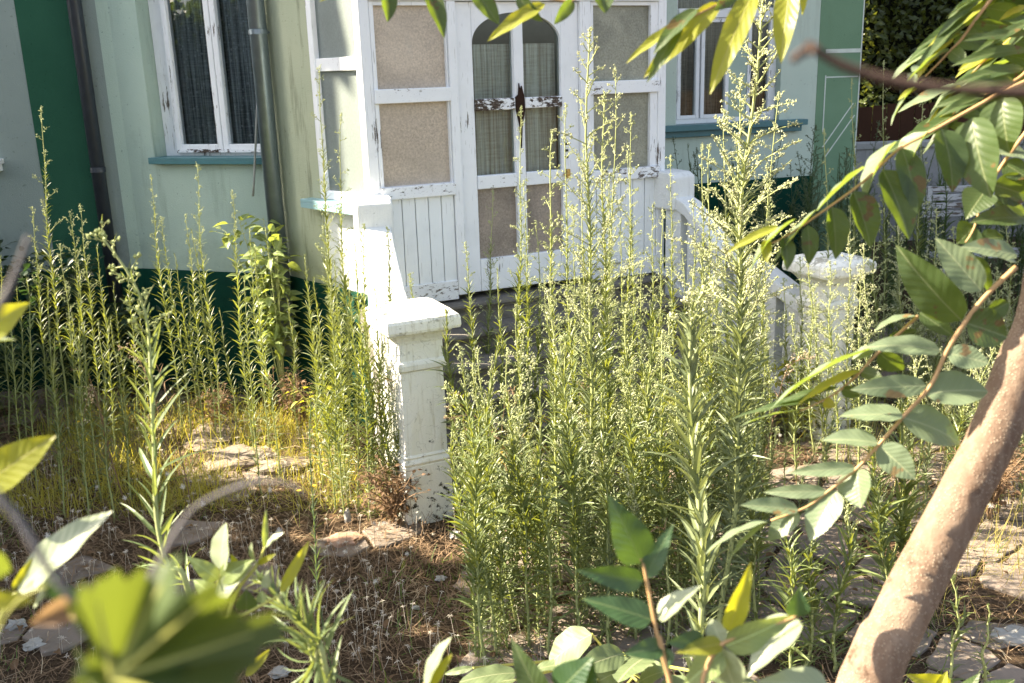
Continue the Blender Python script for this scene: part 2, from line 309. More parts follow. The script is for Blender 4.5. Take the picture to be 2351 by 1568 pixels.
# right wing wall
wl=[(-1.6,-.86,TH,0,1.29,HT),(.49,.985,TH,0,1.29,HT),(-.86,.49,TH,0,1.29,1.96),(-.86,.49,TH,0,4.2,HT)]
part('wall',plaster('right_mint_plaster',(.50,.60,.52),(.56,.64,.55),(.30,.36,.30),.4),house,RO,R,RN,wl,label='pale mint wall around the right hand window')
part('wall',PALEG,house,RO,R,RN,[(.985,1.58,TH,.004,-.2,HT)],label='faded green end of the right hand wall')
part('plinth',PLINTH,house,RO,R,RN,[(-1.6,.982,TH,.03,-.3,1.29)])
part('painted_line',simple('white_chalk_line',(.6,.66,.6),.9),house,RO,R,RN,[(1.08,1.57,.005,.0075,2.70,2.745),(1.09,1.105,.005,.0075,1.8,2.45),(1.10,1.55,.005,.0075,2.42,2.435),(1.565,1.581,.005,.0075,1.2,HT)])
mb=MB()
for q0,q1 in (((1.10,1.62),(1.50,2.12)),((1.14,1.5),(1.53,1.98))):
    p0=RO+R*q0[0]+Z*q0[1]+RN*.005; p1=RO+R*q1[0]+Z*q1[1]+RN*.005; dd=(p1-p0); nn=dd.normalized().cross(RN)*.014; mb.box(p0,dd,nn,RN*.003)
mb.build('painted_line',simple('white_paint_drip',(.6,.66,.6),.9),house)
part('window_sill',TEAL,house,RO,R,RN,[(-1.15,.80,-.1,.13,1.90,1.965),(-1.10,.76,0,.07,1.83,1.90)],bevel=.004,label='teal sill under the right hand window')
# backs and roof so the rooms are closed
part('wall',MINT,house,V((0,0,0)),V((1,0,0)),V((0,1,0)),[(-8.6,-8.3,8.30,16,0,HT),(-8.6,4.2,16,16.3,0,HT),(3.9,4.2,12.3,16,0,HT)])
part('roof',REDT,house,V((0,0,0)),V((1,0,0)),V((0,1,0)),[(-8.8,4.35,8.2,16.5,HT,HT+.25)])
# rooms: dark boxes behind windows
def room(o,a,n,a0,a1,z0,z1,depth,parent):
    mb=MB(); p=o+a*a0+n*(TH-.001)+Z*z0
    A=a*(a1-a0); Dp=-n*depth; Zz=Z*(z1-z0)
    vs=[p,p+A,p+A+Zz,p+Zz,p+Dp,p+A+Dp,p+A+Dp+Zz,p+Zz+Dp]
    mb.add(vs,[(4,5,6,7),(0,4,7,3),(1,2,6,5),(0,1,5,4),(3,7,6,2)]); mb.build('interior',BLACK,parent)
def curtain(o,a,n,a0,a1,z0,z1,off,mat,parent,seed,amp=.02,freq=9):
    rnd=random.Random(seed); mb=MB(); nx,nz=90,14; vs=[];fs=[]; ph=[rnd.uniform(0,6) for _ in range(4)]
    for j in range(nz+1):
        for i in range(nx+1):
            t=i/nx; z=z0+(z1-z0)*j/nz; w_=amp*(math.sin(t*freq*6.28*(a1-a0)+ph[0]+.6*math.sin(z*1.3+ph[3]))+.5*math.sin(t*freq*13*(a1-a0)+ph[1])+.3*math.sin(t*31+ph[2]+z))
            vs.append(o+a*(a0+(a1-a0)*t)+n*(off+w_)+Z*z)
    for j in range(nz):
        for i in range(nx):
            k=j*(nx+1)+i; fs.append((k,k+1,k+nx+2,k+nx+1))
    mb.add(vs,fs); return mb.build('curtain',mat,parent,smooth=True)
# left window
lw=part('window',WCLEAN,house,B,E,EN,[(-1.148,-1.02,-.26,-.15,1.985,3.545),(-.10,-.037,-.26,-.15,1.985,3.545),(-1.02,-.10,-.26,-.15,1.985,2.05),(-1.02,-.10,-.26,-.15,3.46,3.545)],bevel=.004,label='white framed window with grey lace curtains beside the downpipe')
for s0,s1 in ((-1.02,-.56),(-.555,-.10)):
    part('frame',WCLEAN,lw,B,E,EN,[(s0,s0+.052,-.20,-.125,2.05,3.46),(s1-.052,s1,-.20,-.125,2.05,3.46),(s0+.052,s1-.052,-.20,-.125,2.05,2.10),(s0+.052,s1-.052,-.20,-.125,3.41,3.46)],bevel=.006)
    part('pane',GLASS,lw,B,E,EN,[(s0+.05,s1-.05,-.165,-.161,2.095,3.415)])
mb=MB(); wb(mb,B,E,EN,-1.01,-.11,-.135,-.115,2.035,2.062); mb.build('drip_rail',WCHIP2,lw)
curtain(B,E,EN,-1.02,-.10,2.0,3.5,-.235,LACE,lw,3,.03,7); room(B,E,EN,-1.15,-.035,1.98,3.55,1.2,lw)
part('window_sill',TEAL,house,B,E,EN,[(-1.175,-.03,-.15,.055,1.992,2.008),(-1.175,-.03,.045,.056,1.955,1.992)],bevel=.003,label='teal sheet sill under the lace curtain window')
# right window
rw=part('window',WCLEAN,house,RO,R,RN,[(-.858,-.80,-.2,-.1,1.965,4.19),(.43,.488,-.2,-.1,1.965,4.19),(-.80,.43,-.2,-.1,1.965,2.02),(-.80,.43,-.2,-.07,3.12,3.22)],bevel=.004,label='tall white framed window of the right wing')
for s0,s1 in ((-.80,-.52),(-.50,-.14),(.10,.43)):
    part('frame',WCLEAN,rw,RO,R,RN,[(s0,s0+.045,-.16,-.09,2.02,3.12),(s1-.045,s1,-.16,-.09,2.02,3.12),(s0+.045,s1-.045,-.16,-.09,2.02,2.06),(s0+.045,s1-.045,-.16,-.09,3.07,3.12)],bevel=.004)
    part('pane',GLASS,rw,RO,R,RN,[(s0+.04,s1-.04,-.13,-.126,2.055,3.075)])
part('frame',MINT,rw,RO,R,RN,[(-.14,.10,-.19,-.10,2.02,3.12)])
part('pane',GLASS,rw,RO,R,RN,[(-.8,.43,-.13,-.126,3.22,4.19)])
curtain(RO,R,RN,-.8,.43,2.0,4.1,-.26,DRAPER,rw,8,.03,6); room(RO,R,RN,-.86,.49,1.96,4.2,1.2,rw)
# downpipes and cable
mb=MB(); c0=B+EN*.085+S*(-.06)+SN*.02
mb.tube([c0+Z*.42,c0+Z*HT],.066,20); dp=mb.build('downpipe',ZINC,house,smooth=False,label=None) if False else mb.build('downpipe',ZINC,house,smooth=True)
dp['label']='zinc downpipe at the corner right of the lace curtain window'
for z in (1.22,2.93): 
    mb=MB(); mb.tube([c0+Z*z,c0+Z*(z+.035)],.0735,20); mb.tube([c0+Z*(z+.017),c0+Z*(z+.017)+V((.12,.12,0))],.008,6); mb.build('bracket',ZINC,dp)
mb=MB(); c1=LC+WX*.235+WN*.075; mb.tube([c1+Z*.3,c1+Z*HT],.056,18); dq=mb.build('downpipe',DARKM,house,smooth=True); dq['label']='dark grey downpipe right of the green band'
mb=MB(); mb.tube([c1+Z*1.9,c1+Z*1.94],.062,18); mb.build('bracket',DARKM,dq)
cb=[at(592,-30,1),]; mb=MB(); pts=[]
for x,y in ((588,-40),(590,0),(586,60),(592,160),(590,260),(586,350),(583,420),(581,450)):
    r=ray(x,y); o=B+EN*.075; pts.append(CAM+r*((o-CAM).dot(EN)/r.dot(EN)))
mb.tube(pts,.009,8); mb.build('cable',CABLE,house,smooth=True)
# ---- porch front
def F_(name,mat,par,boxes,bevel=.004,label=None): return part(name,mat,par,C,D,N,boxes,bevel,label)
ZF=.95
F_('post',WPOST,house,[(0,.075,-.12,.0,1.0,4.4)],.006); F_('post',WPOST,house,[(2.405,2.48,-.12,.0,.95,4.4)],.006)
F_('post',WPOST,house,[(.635,.70,-.1,.012,1.0,3.09)],.005); F_('post',WPOST,house,[(1.70,1.79,-.1,.012,1.0,3.09)],.005)
F_('beam',WPOST,house,[(.078,2.402,-.11,.02,3.09,4.4)],.006)
F_('roof',TEAL,house,[(-.08,2.6,-1.6,.08,4.402,4.45)],.01)
for a0,a1,gm,lab in ((.077,.633,FROST,'left'),(1.792,2.403,FROSTR,'right')):
    g0=a0+.03; g1=a1-.012
    if lab=='right': g1=2.335
    fr=F_('window',WPOST,house,[(a0,g0,-.07,-.005,1.80,3.088),(g1,a1,-.07,-.005,1.80,3.088),(g0,g1,-.07,-.005,3.06,3.088)],.003,'frosted two pane window at the %s of the porch door'%lab)
    F_('pane',gm,fr,[(g0-.005,g1+.005,-.045,-.037,2.50,3.065)],0); F_('pane',gm,fr,[(g0-.005,g1+.005,-.045,-.037,1.84,2.43)],0)
    F_('rail',WCHIP,fr,[(a0-.004,a1+.004,-.068,.02,2.415,2.512)],.006); F_('rail',WCHIP,fr,[(a0-.004,a1+.004,-.1,.035,1.752,1.842)],.008,'weathered sill rail with grey bare wood')
    # boards
    mb=MB(); nb=6; wd=(a1-a0)/nb; rnd=random.Random(5)
    wd=[.052]+[(a1-a0-.052)/5]*5; x=a0
    for i in range(nb): wb(mb,C,D,N,x+.003,x+wd[i]-.003,-.06,-.012+rnd.uniform(0,.004),1.11,1.750); x+=wd[i]
    mb.build('board_panel',WBOARD,fr,bevel=.004)
    F_('rail',WCHIP,fr,[(a0,a1,-.07,.006,ZF+.02,1.115)],.005)
# ---- door
dr=tag(empty('door',C+D*.7),None); dr.parent=house; dr.matrix_parent_inverse=parent_inv(house)
# stiles
F_('stile',WPOST,dr,[(.702,.83,-.085,-.02,1.0,3.085)],.004); F_('stile',WPOST,dr,[(1.549,1.698,-.085,-.02,1.0,3.085)],.004); F_('stile',WPOST,dr,[(1.155,1.232,-.085,-.012,1.2,3.0)],.006)
F_('rail',WCHIP2,dr,[(.832,1.154,-.08,.0,2.335,2.418)],.008,'weathered middle rail with bare dark wood'); F_('rail',WCHIP2,dr,[(1.233,1.547,-.08,.0,2.338,2.416)],.008)
F_('rail',WCHIP,dr,[(.832,1.154,-.08,-.008,1.77,1.868)],.006); F_('rail',WCHIP,dr,[(1.233,1.547,-.08,-.008,1.77,1.868)],.006); F_('rail',WPOST,dr,[(.832,1.547,-.08,-.016,1.0,1.245)],.006)
mb=MB(); # decayed joint in middle
vs=[];prof=[(-.035,2.32),(-.04,2.42),(-.015,2.44),(-.008,2.52),(.0,2.47),(.012,2.5),(.03,2.43),(.035,2.33),(.01,2.2),(.0,2.05),(-.012,2.22)]
f0=[C+D*(1.194+x)+N*.004+Z*z for x,z in prof]; f1=[C+D*(1.194+x)+N*(-.015)+Z*z for x,z in prof]; n_=len(prof)
mb.add(f0+f1,[tuple(range(n_-1,-1,-1)),tuple(range(n_,2*n_))]+[(i,(i+1)%n_,n_+(i+1)%n_,n_+i) for i in range(n_)]); mb.build('worn_wood',simple('rotten_dark_wood',(.035,.02,.014),.9,.1,0,.6,40,.5),dr)
# arched head board
cx,rr,zs=1.19,.359,2.80; mb=MB(); n_=28
arc=[(cx+rr*math.cos(math.pi*(1-i/n_)),zs+.215*math.sin(math.pi*(1-i/n_))**.9 if 0<i<n_ else zs) for i in range(n_+1)]
for k,(off) in enumerate((-.02,-.08)):
    pass
vs=[];fs=[]
for (x,z) in arc:
    for off in (-.022,-.08): vs.append(C+D*x+N*off+Z*z); vs.append(C+D*x+N*off+Z*3.085)
for i in range(n_):
    a=i*4; b=a+4; fs+=[(a,b,b+1,a+1),(a+2,a+3,b+3,b+2),(a,a+2,b+2,b)]
mb.add(vs,fs); mb.build('arched_head',WPOST,dr)
for (g0,g1) in ((.828,1.157),(1.23,1.551)):
    F_('pane',GLASS,dr,[(g0,g1,-.055,-.051,2.41,3.05)],0); F_('pane',GLASS,dr,[(g0,g1,-.055,-.051,1.86,2.34)],0); F_('pane',FROSTD,dr,[(g0,g1,-.06,-.052,1.24,1.775)],0)
curtain(C,D,N,.82,1.56,1.84,2.80,-.13,DRAPE,dr,4,.012,16)
F_('handle',simple('brass_handle',(.5,.35,.12),.35,.5,.8),dr,[(1.575,1.605,-.02,.004,1.80,1.87),(1.54,1.60,.004,.02,1.825,1.84)],.003)
mb=MB(); 
for z in (1.95,2.0,2.05): wb(mb,C,D,N,1.575,1.60,-.02,-.017,z,z+.018)
mb.build('keyhole_plate',BLACK,dr)
# porch interior: floor, back
F_('porch_interior',simple('porch_inner_wall',(.35,.30,.24),.9),house,[(.0,2.48,-1.7,-1.62,.9,4.4),(.0,2.48,-1.62,-.13,.88,.93),(2.42,2.48,-1.62,-.13,.93,4.4)],0)
# right porch side masonry to right wing
part('wall',MINT,house,P(2.56,-1.49,0),-N,D,[(.12,3.6,-.12,-.02,-.2,4.4)])
# ------------------------------------------------------------------ stairs
st=tag(empty('staircase',P(1.3,-.8,0)),'worn grey stone staircase with white slotted parapets leading up to the porch door','staircase')
def bullnose(mb,d0,d1,n0,n1,zt,rise):
    # tread slab with rounded moulded nosing and a recessed riser; profile in (n,z)
    pr=[(n0,zt),(n1-.012,zt),(n1,zt-.010),(n1+.002,zt-.026),(n1-.010,zt-.040),(n1-.022,zt-.044),(n1-.024,zt-.054),(n1-.038,zt-.066),(n1-.042,zt-.080),(n1-.042,zt-rise-.01),(n0,zt-rise-.01)]
    m=24; vs=[]
    for i in range(m+1):
        d=d0+(d1-d0)*i/m
        for (nn,zz) in pr: 
            w_=(noise.noise(V((d*5,nn*9,zz*9)))*.006 if nn>n0 else 0); vs.append(P(d,nn+w_,zz+w_*.6))
    k=len(pr); fs=[(i*k+j,i*k+(j+1)%k,(i+1)*k+(j+1)%k,(i+1)*k+j) for i in range(m) for j in range(k)]
    fs+=[tuple(range(k-1,-1,-1)),tuple(m*k+j for j in range(k))]; mb.add(vs,fs)
rise=.95/6; nos=[-1.37,-1.11,-.85,-.59,-.33,-.07]
for i in range(6):
    mb=MB(); zt=.95-i*rise; fl=.03*i
    bullnose(mb,-.02-fl,2.62+fl,(-1.66 if i==0 else nos[i-1]-.1),nos[i],zt,rise); s_=mb.build('step',STEP,st)
def prism(mb,poly,o,a,t0,t1,dirn):   # poly in (along,z)
    f0=[o+a*x+dirn*t0+Z*z for x,z in poly]; f1=[o+a*x+dirn*t1+Z*z for x,z in poly]; n=len(poly)
    mb.add(f0+f1,[tuple(range(n-1,-1,-1)),tuple(range(n,2*n))]+[(i,(i+1)%n,n+(i+1)%n,n+i) for i in range(n)])
def parapet(p0,p1,side,label):
    ax=(p1-p0); L=ax.length; ax=ax.normalized(); dn=V((-ax.y,ax.x,0)); 
    par=tag(empty('parapet',p0)); par.parent=st; par.matrix_parent_inverse=parent_inv(st); par['label']=label
    top=[(.0,1.60),(.12,1.60),(.22,1.56),(.32,1.47),(.45,1.36),(.62,1.24),(L*.72,1.14),(L,.96)]
    bot=[(x,z-.10) for x,z in top]
    mb=MB(); prism(mb,bot+top[::-1] if side<0 else bot+top[::-1],p0,ax,-.10,.10,dn); mb.build('coping',WHITEP,par,bevel=.012)
    mb=MB(); prism(mb,[(-.12,1.50),(.13,1.50),(.13,1.755),(.08,1.79),(-.12,1.80)],p0,ax,-.125,.125,dn); mb.build('end_block',WHITEP,par,bevel=.015)
    lz=lambda x:.93-.60*max(0,x-.05)/max(.01,L-.05)*1.25
    mb=MB(); prism(mb,[(-.1,-.1),(L,-.1),(L,max(.28,lz(L))),(L*.5,lz(L*.5)),(0,.98),(-.1,.98)],p0,ax,-.085,.085,dn); mb.build('stringer_wall',WHITEP,par,bevel=.006)
    def tz(x):
        for (x0,z0),(x1,z1) in zip(bot,bot[1:]):
            if x0<=x<=x1: return z0+(z1-z0)*(x-x0)/(x1-x0)
        return bot[-1][1]
    nb=6; gap=.075; wd=(L+.02-gap*(nb-1))/nb
    for i in range(nb):
        a0=i*(wd+gap); a1=min(a0+wd,L)
        mb=MB(); prism(mb,[(a0,.2),(a1,.2),(a1,tz(a1)+.01),((a0+a1)/2,tz((a0+a1)/2)+.01),(a0,tz(a0)+.01)],p0,ax,-.075,.075,dn); mb.build('baluster',WHITEP,par,bevel=.004)
def pillar(loc,rz,label):
    q=empty('pillar',loc,rz); q.parent=st; q.matrix_parent_inverse=parent_inv(st); q['label']=label
    def rings(mb,prof,top=True):
        vs=[];fs=[]; sub=6
        for (h,z) in prof:
            ring=[]
            cs=[(-h,-h),(h,-h),(h,h),(-h,h)]
            for i in range(4):
                (x0,y0),(x1,y1)=cs[i],cs[(i+1)%4]
                for k in range(sub):
                    t=k/sub; x=x0+(x1-x0)*t; y=y0+(y1-y0)*t; nn=noise.noise(V((x*14+loc[0],y*14,z*14)))*.004+noise.noise(V((x*40,y*40+loc[0],z*40)))*.0015
                    s=1-.02*(k==0); ring.append(V((x*(1+nn/h)*s,y*(1+nn/h)*s,z+nn*.4)))
            vs+=ring
        n=4*sub
        for i in range(len(prof)-1):
            for k in range(n): fs.append((i*n+k,i*n+(k+1)%n,(i+1)*n+(k+1)%n,(i+1)*n+k))
        fs.append(tuple((len(prof)-1)*n+k for k in range(n))); fs.append(tuple(range(n-1,-1,-1))); mb.add(vs,fs)
    lc=(0,0,0)
    mb=MB(); rings(mb,[(.152,-.1),(.154,.08),(.152,.20),(.150,.34),(.140,.352)]); mb.build('base',PILM,q,local=lc)
    mb=MB(); rings(mb,[(.139,.34),(.150,.352),(.157,.365),(.150,.382),(.143,.392),(.148,.402),(.138,.415),(.137,.55),(.137,.68),(.136,.80),(.135,.93),(.140,.935),(.152,.945),(.155,.975),(.150,.99),(.138,1.0),(.137,1.06),(.139,1.10),(.146,1.12),(.165,1.15),(.185,1.17),(.19,1.18)]); mb.build('shaft',PILM,q,local=lc)
    mb=MB(); rings(mb,[(.205,1.178),(.222,1.183),(.228,1.20),(.228,1.245),(.222,1.262),(.19,1.285),(.12,1.305),(.05,1.312)]); mb.build('cap',PILM,q,local=lc)
pillar(P(-.14,-.17,0),ANG,'sunlit white pillar with moulded cap at the left foot of the stairs')
pillar(P(2.90,.03,0),ANG-R_(12)+R_(12),'white pillar at the right foot of the stairs, half hidden by weeds')
parapet(P(.07,-1.44,0),P(-.13,-.32,0),-1,'sunlit left parapet with narrow slots')
parapet(P(2.60,-1.44,0),P(2.86,-.12,0),1,'shaded right parapet with narrow slots')
# ------------------------------------------------------------------ ground, paving
rg=random.Random(11)
def gz(x,y): return .035*noise.noise(V((x*.9,y*.9,0)))+.012*noise.noise(V((x*5,y*5,3)))
mb=MB(); vs=[];fs=[]; nx,ny=150,130
for j in range(ny+1):
    for i in range(nx+1):
        x=-6+13.5*i/nx; y=.2+11.5*j/ny; vs.append((x,y,gz(x,y)-.020))
for j in range(ny):
    for i in range(nx): k=j*(nx+1)+i; fs.append((k,k+1,k+nx+2,k+nx+1))
b0=len(vs); big=[(-200,-60),(200,-60),(200,300),(-200,300)]; vs+= [(x,y,-.09) for x,y in big]
inner=[0,nx,(ny+1)*(nx+1)-1,ny*(nx+1)]
for i in range(4): fs.append((b0+i,b0+(i+1)%4,inner[(i+1)%4],inner[i]))
mb.add(vs,fs); tag(mb.build('ground',SOIL,smooth=True),kind='structure')
def vorpaving():
    pts=[]; s=.42; 
    for j in range(32):
        for i in range(38):
            x=-5.6+s*(i+.5*(j%2))+rg.uniform(-.13,.13); y=2.6+s*.62*j*.8+rg.uniform(-.07,.07); pts.append((x,y))
    mb=MB(); grid={}
    for p in pts: grid.setdefault((int(p[0]//.7),int(p[1]//.7)),[]).append(p)
    for p in pts:
        poly=[(p[0]-.6,p[1]-.6),(p[0]+.6,p[1]-.6),(p[0]+.6,p[1]+.6),(p[0]-.6,p[1]+.6)]; gx,gy=int(p[0]//.7),int(p[1]//.7)
        for a in (-1,0,1):
            for b in (-1,0,1):
                for q in grid.get((gx+a,gy+b),[]):
                    if q==p: continue
                    mx,my=(p[0]+q[0])/2,(p[1]+q[1])/2; nx_,ny_=q[0]-p[0],q[1]-p[1]; L=math.hypot(nx_,ny_); nx_/=L; ny_/=L; gp=.010+.016*abs(noise.noise(V((mx*3,my*3,1)))); mx-=nx_*gp; my-=ny_*gp
                    out=[]
                    for i in range(len(poly)):
                        c,d=poly[i],poly[(i+1)%len(poly)]; dc=(c[0]-mx)*nx_+(c[1]-my)*ny_; dd=(d[0]-mx)*nx_+(d[1]-my)*ny_
                        if dc<=0: out.append(c)
                        if dc*dd<0: t=dc/(dc-dd); out.append((c[0]+(d[0]-c[0])*t,c[1]+(d[1]-c[1])*t))
                    poly=out
                    if len(poly)<3: break
        if len(poly)<3: continue
        pr_=.80 if p[0]<-.15+.3*noise.noise(V((p[1]*1.3,0,0))) and p[1]<6.6 else .2
        if rg.random()<pr_+.5*noise.noise(V((p[0]*.8,p[1]*.8,2))): continue
        # skip slabs under house / stairs
        r=V((p[0],p[1],0))-NO; dd,nn=r.dot(D),r.dot(N)
        if (-.4<dd<3.2 and nn<-.02 and nn>-3) or (V((p[0],p[1],0))-B).dot(EN)<.15 and p[0]<-1.2 or (V((p[0],p[1],0))-C).dot(SN)<.1 and p[0]<0: continue
        # wobbly outline
        ol=[]
        for i in range(len(poly)):
            c,d=poly[i],poly[(i+1)%len(poly)]; L=math.hypot(d[0]-c[0],d[1]-c[1]); k=max(1,int(L/.045))
            for t in range(k):
                f=t/k; x=c[0]+(d[0]-c[0])*f; y=c[1]+(d[1]-c[1])*f; ol.append((x+noise.noise(V((x*12,y*12,0)))*.018,y+noise.noise(V((x*12,y*12,9)))*.018))
        cxx=sum(q[0] for q in ol)/len(ol); cyy=sum(q[1] for q in ol)/len(ol); z=gz(p[0],p[1])-.010+rg.uniform(-.007,.012); tx,ty=rg.uniform(-.03,.03),rg.uniform(-.03,.03)
        zf=lambda x,y: z+tx*(x-cxx)+ty*(y-cyy)
        n=len(ol); A=[(x,y,zf(x,y)-.05) for x,y in ol]; Bq=[(x,y,zf(x,y)-.006) for x,y in ol]; Cq=[(cxx+(x-cxx)*.965,cyy+(y-cyy)*.965,zf(x,y)) for x,y in ol]
        fs=[(i,(i+1)%n,n+(i+1)%n,n+i) for i in range(n)]+[(n+i,n+(i+1)%n,2*n+(i+1)%n,2*n+i) for i in range(n)]+[tuple(2*n+i for i in range(n))]
        mb.add(A+Bq+Cq,fs)
    tag(mb.build('path',SLAB),kind='structure')
vorpaving()
# ------------------------------------------------------------------ leaves
def blade(mb,base,tip,width,nrm,fold=.0,sag=0.0,ns=7,shape='lance',wav=0.0,rnd=None,nc=1):
    base,tip=V(base),V(tip); ax=tip-base; L=ax.length; 
    if L<1e-5: return
    t0=ax/L; nrm=V(nrm); nrm=(nrm-t0*nrm.dot(t0))
    if nrm.length<1e-4: nrm=t0.orthogonal()
    nrm.normalize(); side=t0.cross(nrm).normalized(); vs=[];uv=[]; cols=2*nc+1; ph=(rnd or random).uniform(0,6) if wav else 0
    for i in range(ns+1):
        t=i/ns
        if shape=='lance': w_=2.62*t**.55*(1-t)**.9 if 0<t<1 else 0
        elif shape=='ovate': w_=(math.sin(math.pi*t**.62)**.8)*(1-.35*t) if 0<t<1 else 0; w_*=1.25
        elif shape=='round': w_=math.sin(math.pi*t**.8)**.6 if 0<t<1 else 0
        else: w_=(min(1,t*7)*(1-t)**.55) if t<1 else 0   # strap
        w_=max(w_,.015)*width/2
        c=base+ax*t+nrm*(-sag*L*4*t*(1-t)*-1)
        if sag: c=base+ax*t+nrm*(sag*L*4*t*(1-t))
        for k in range(cols):
            u=(k-nc)/nc; wv=wav*L*math.sin(t*17+ph+(1.5 if u<0 else 0))*abs(u)*(1-abs(2*t-1)**3)
            vs.append(c+side*(u*w_*math.cos(fold))+nrm*(abs(u)**1.3*w_*math.sin(fold)+wv)); uv.append((.5+u*.5*(w_/(width/2)),t))
    fs=[(i*cols+k,i*cols+k+1,(i+1)*cols+k+1,(i+1)*cols+k) for i in range(ns) for k in range(cols-1)]
    mb.add(vs,fs,uv)
def hero_leaf(name,mat,parent,bp,tp,wpx,db,dt=None,roll=0,fold=.25,sag=.05,shape='lance',ns=14,wav=.012,rnd=random.Random(2),label=None):
    dt=db if dt is None else dt
    b=at(bp[0],bp[1],db); t=at(tp[0],tp[1],dt); ax=(t-b).normalized(); view=(CAM-(b+t)/2).normalized(); n=(view-ax*view.dot(ax)).normalized()
    if 'pale' in mat.name or 'broad' in mat.name: n=(view*.9+SUN); n=(n-ax*n.dot(ax)).normalized()
    n=Matrix.Rotation(R_(roll),3,ax)@n; wd=wpx/F*(db+dt)/2/max(.5,n.dot(view))
    mb=MB(); blade(mb,b,t,wd,n,fold,sag,ns,shape,wav,rnd,3)
    o=mb.build(name,mat,parent,smooth=True)
    if label: o['label']=label
    return o
def poly(pts,d): # list of (x,y[,d])
    return [at(p[0],p[1],p[2] if len(p)>2 else d) for p in pts]
def smooth_path(pts,k=4):
    out=[]; n=len(pts)
    for i in range(n-1):
        p0,p1,p2,p3=pts[max(i-1,0)],pts[i],pts[i+1],pts[min(i+2,n-1)]
        for j in range(k):
            t=j/k; out.append(.5*((2*p1)+(p2-p0)*t+(2*p0-5*p1+4*p2-p3)*t*t+(3*p1-p0-3*p2+p3)*t**3))
    out.append(pts[-1]); return out
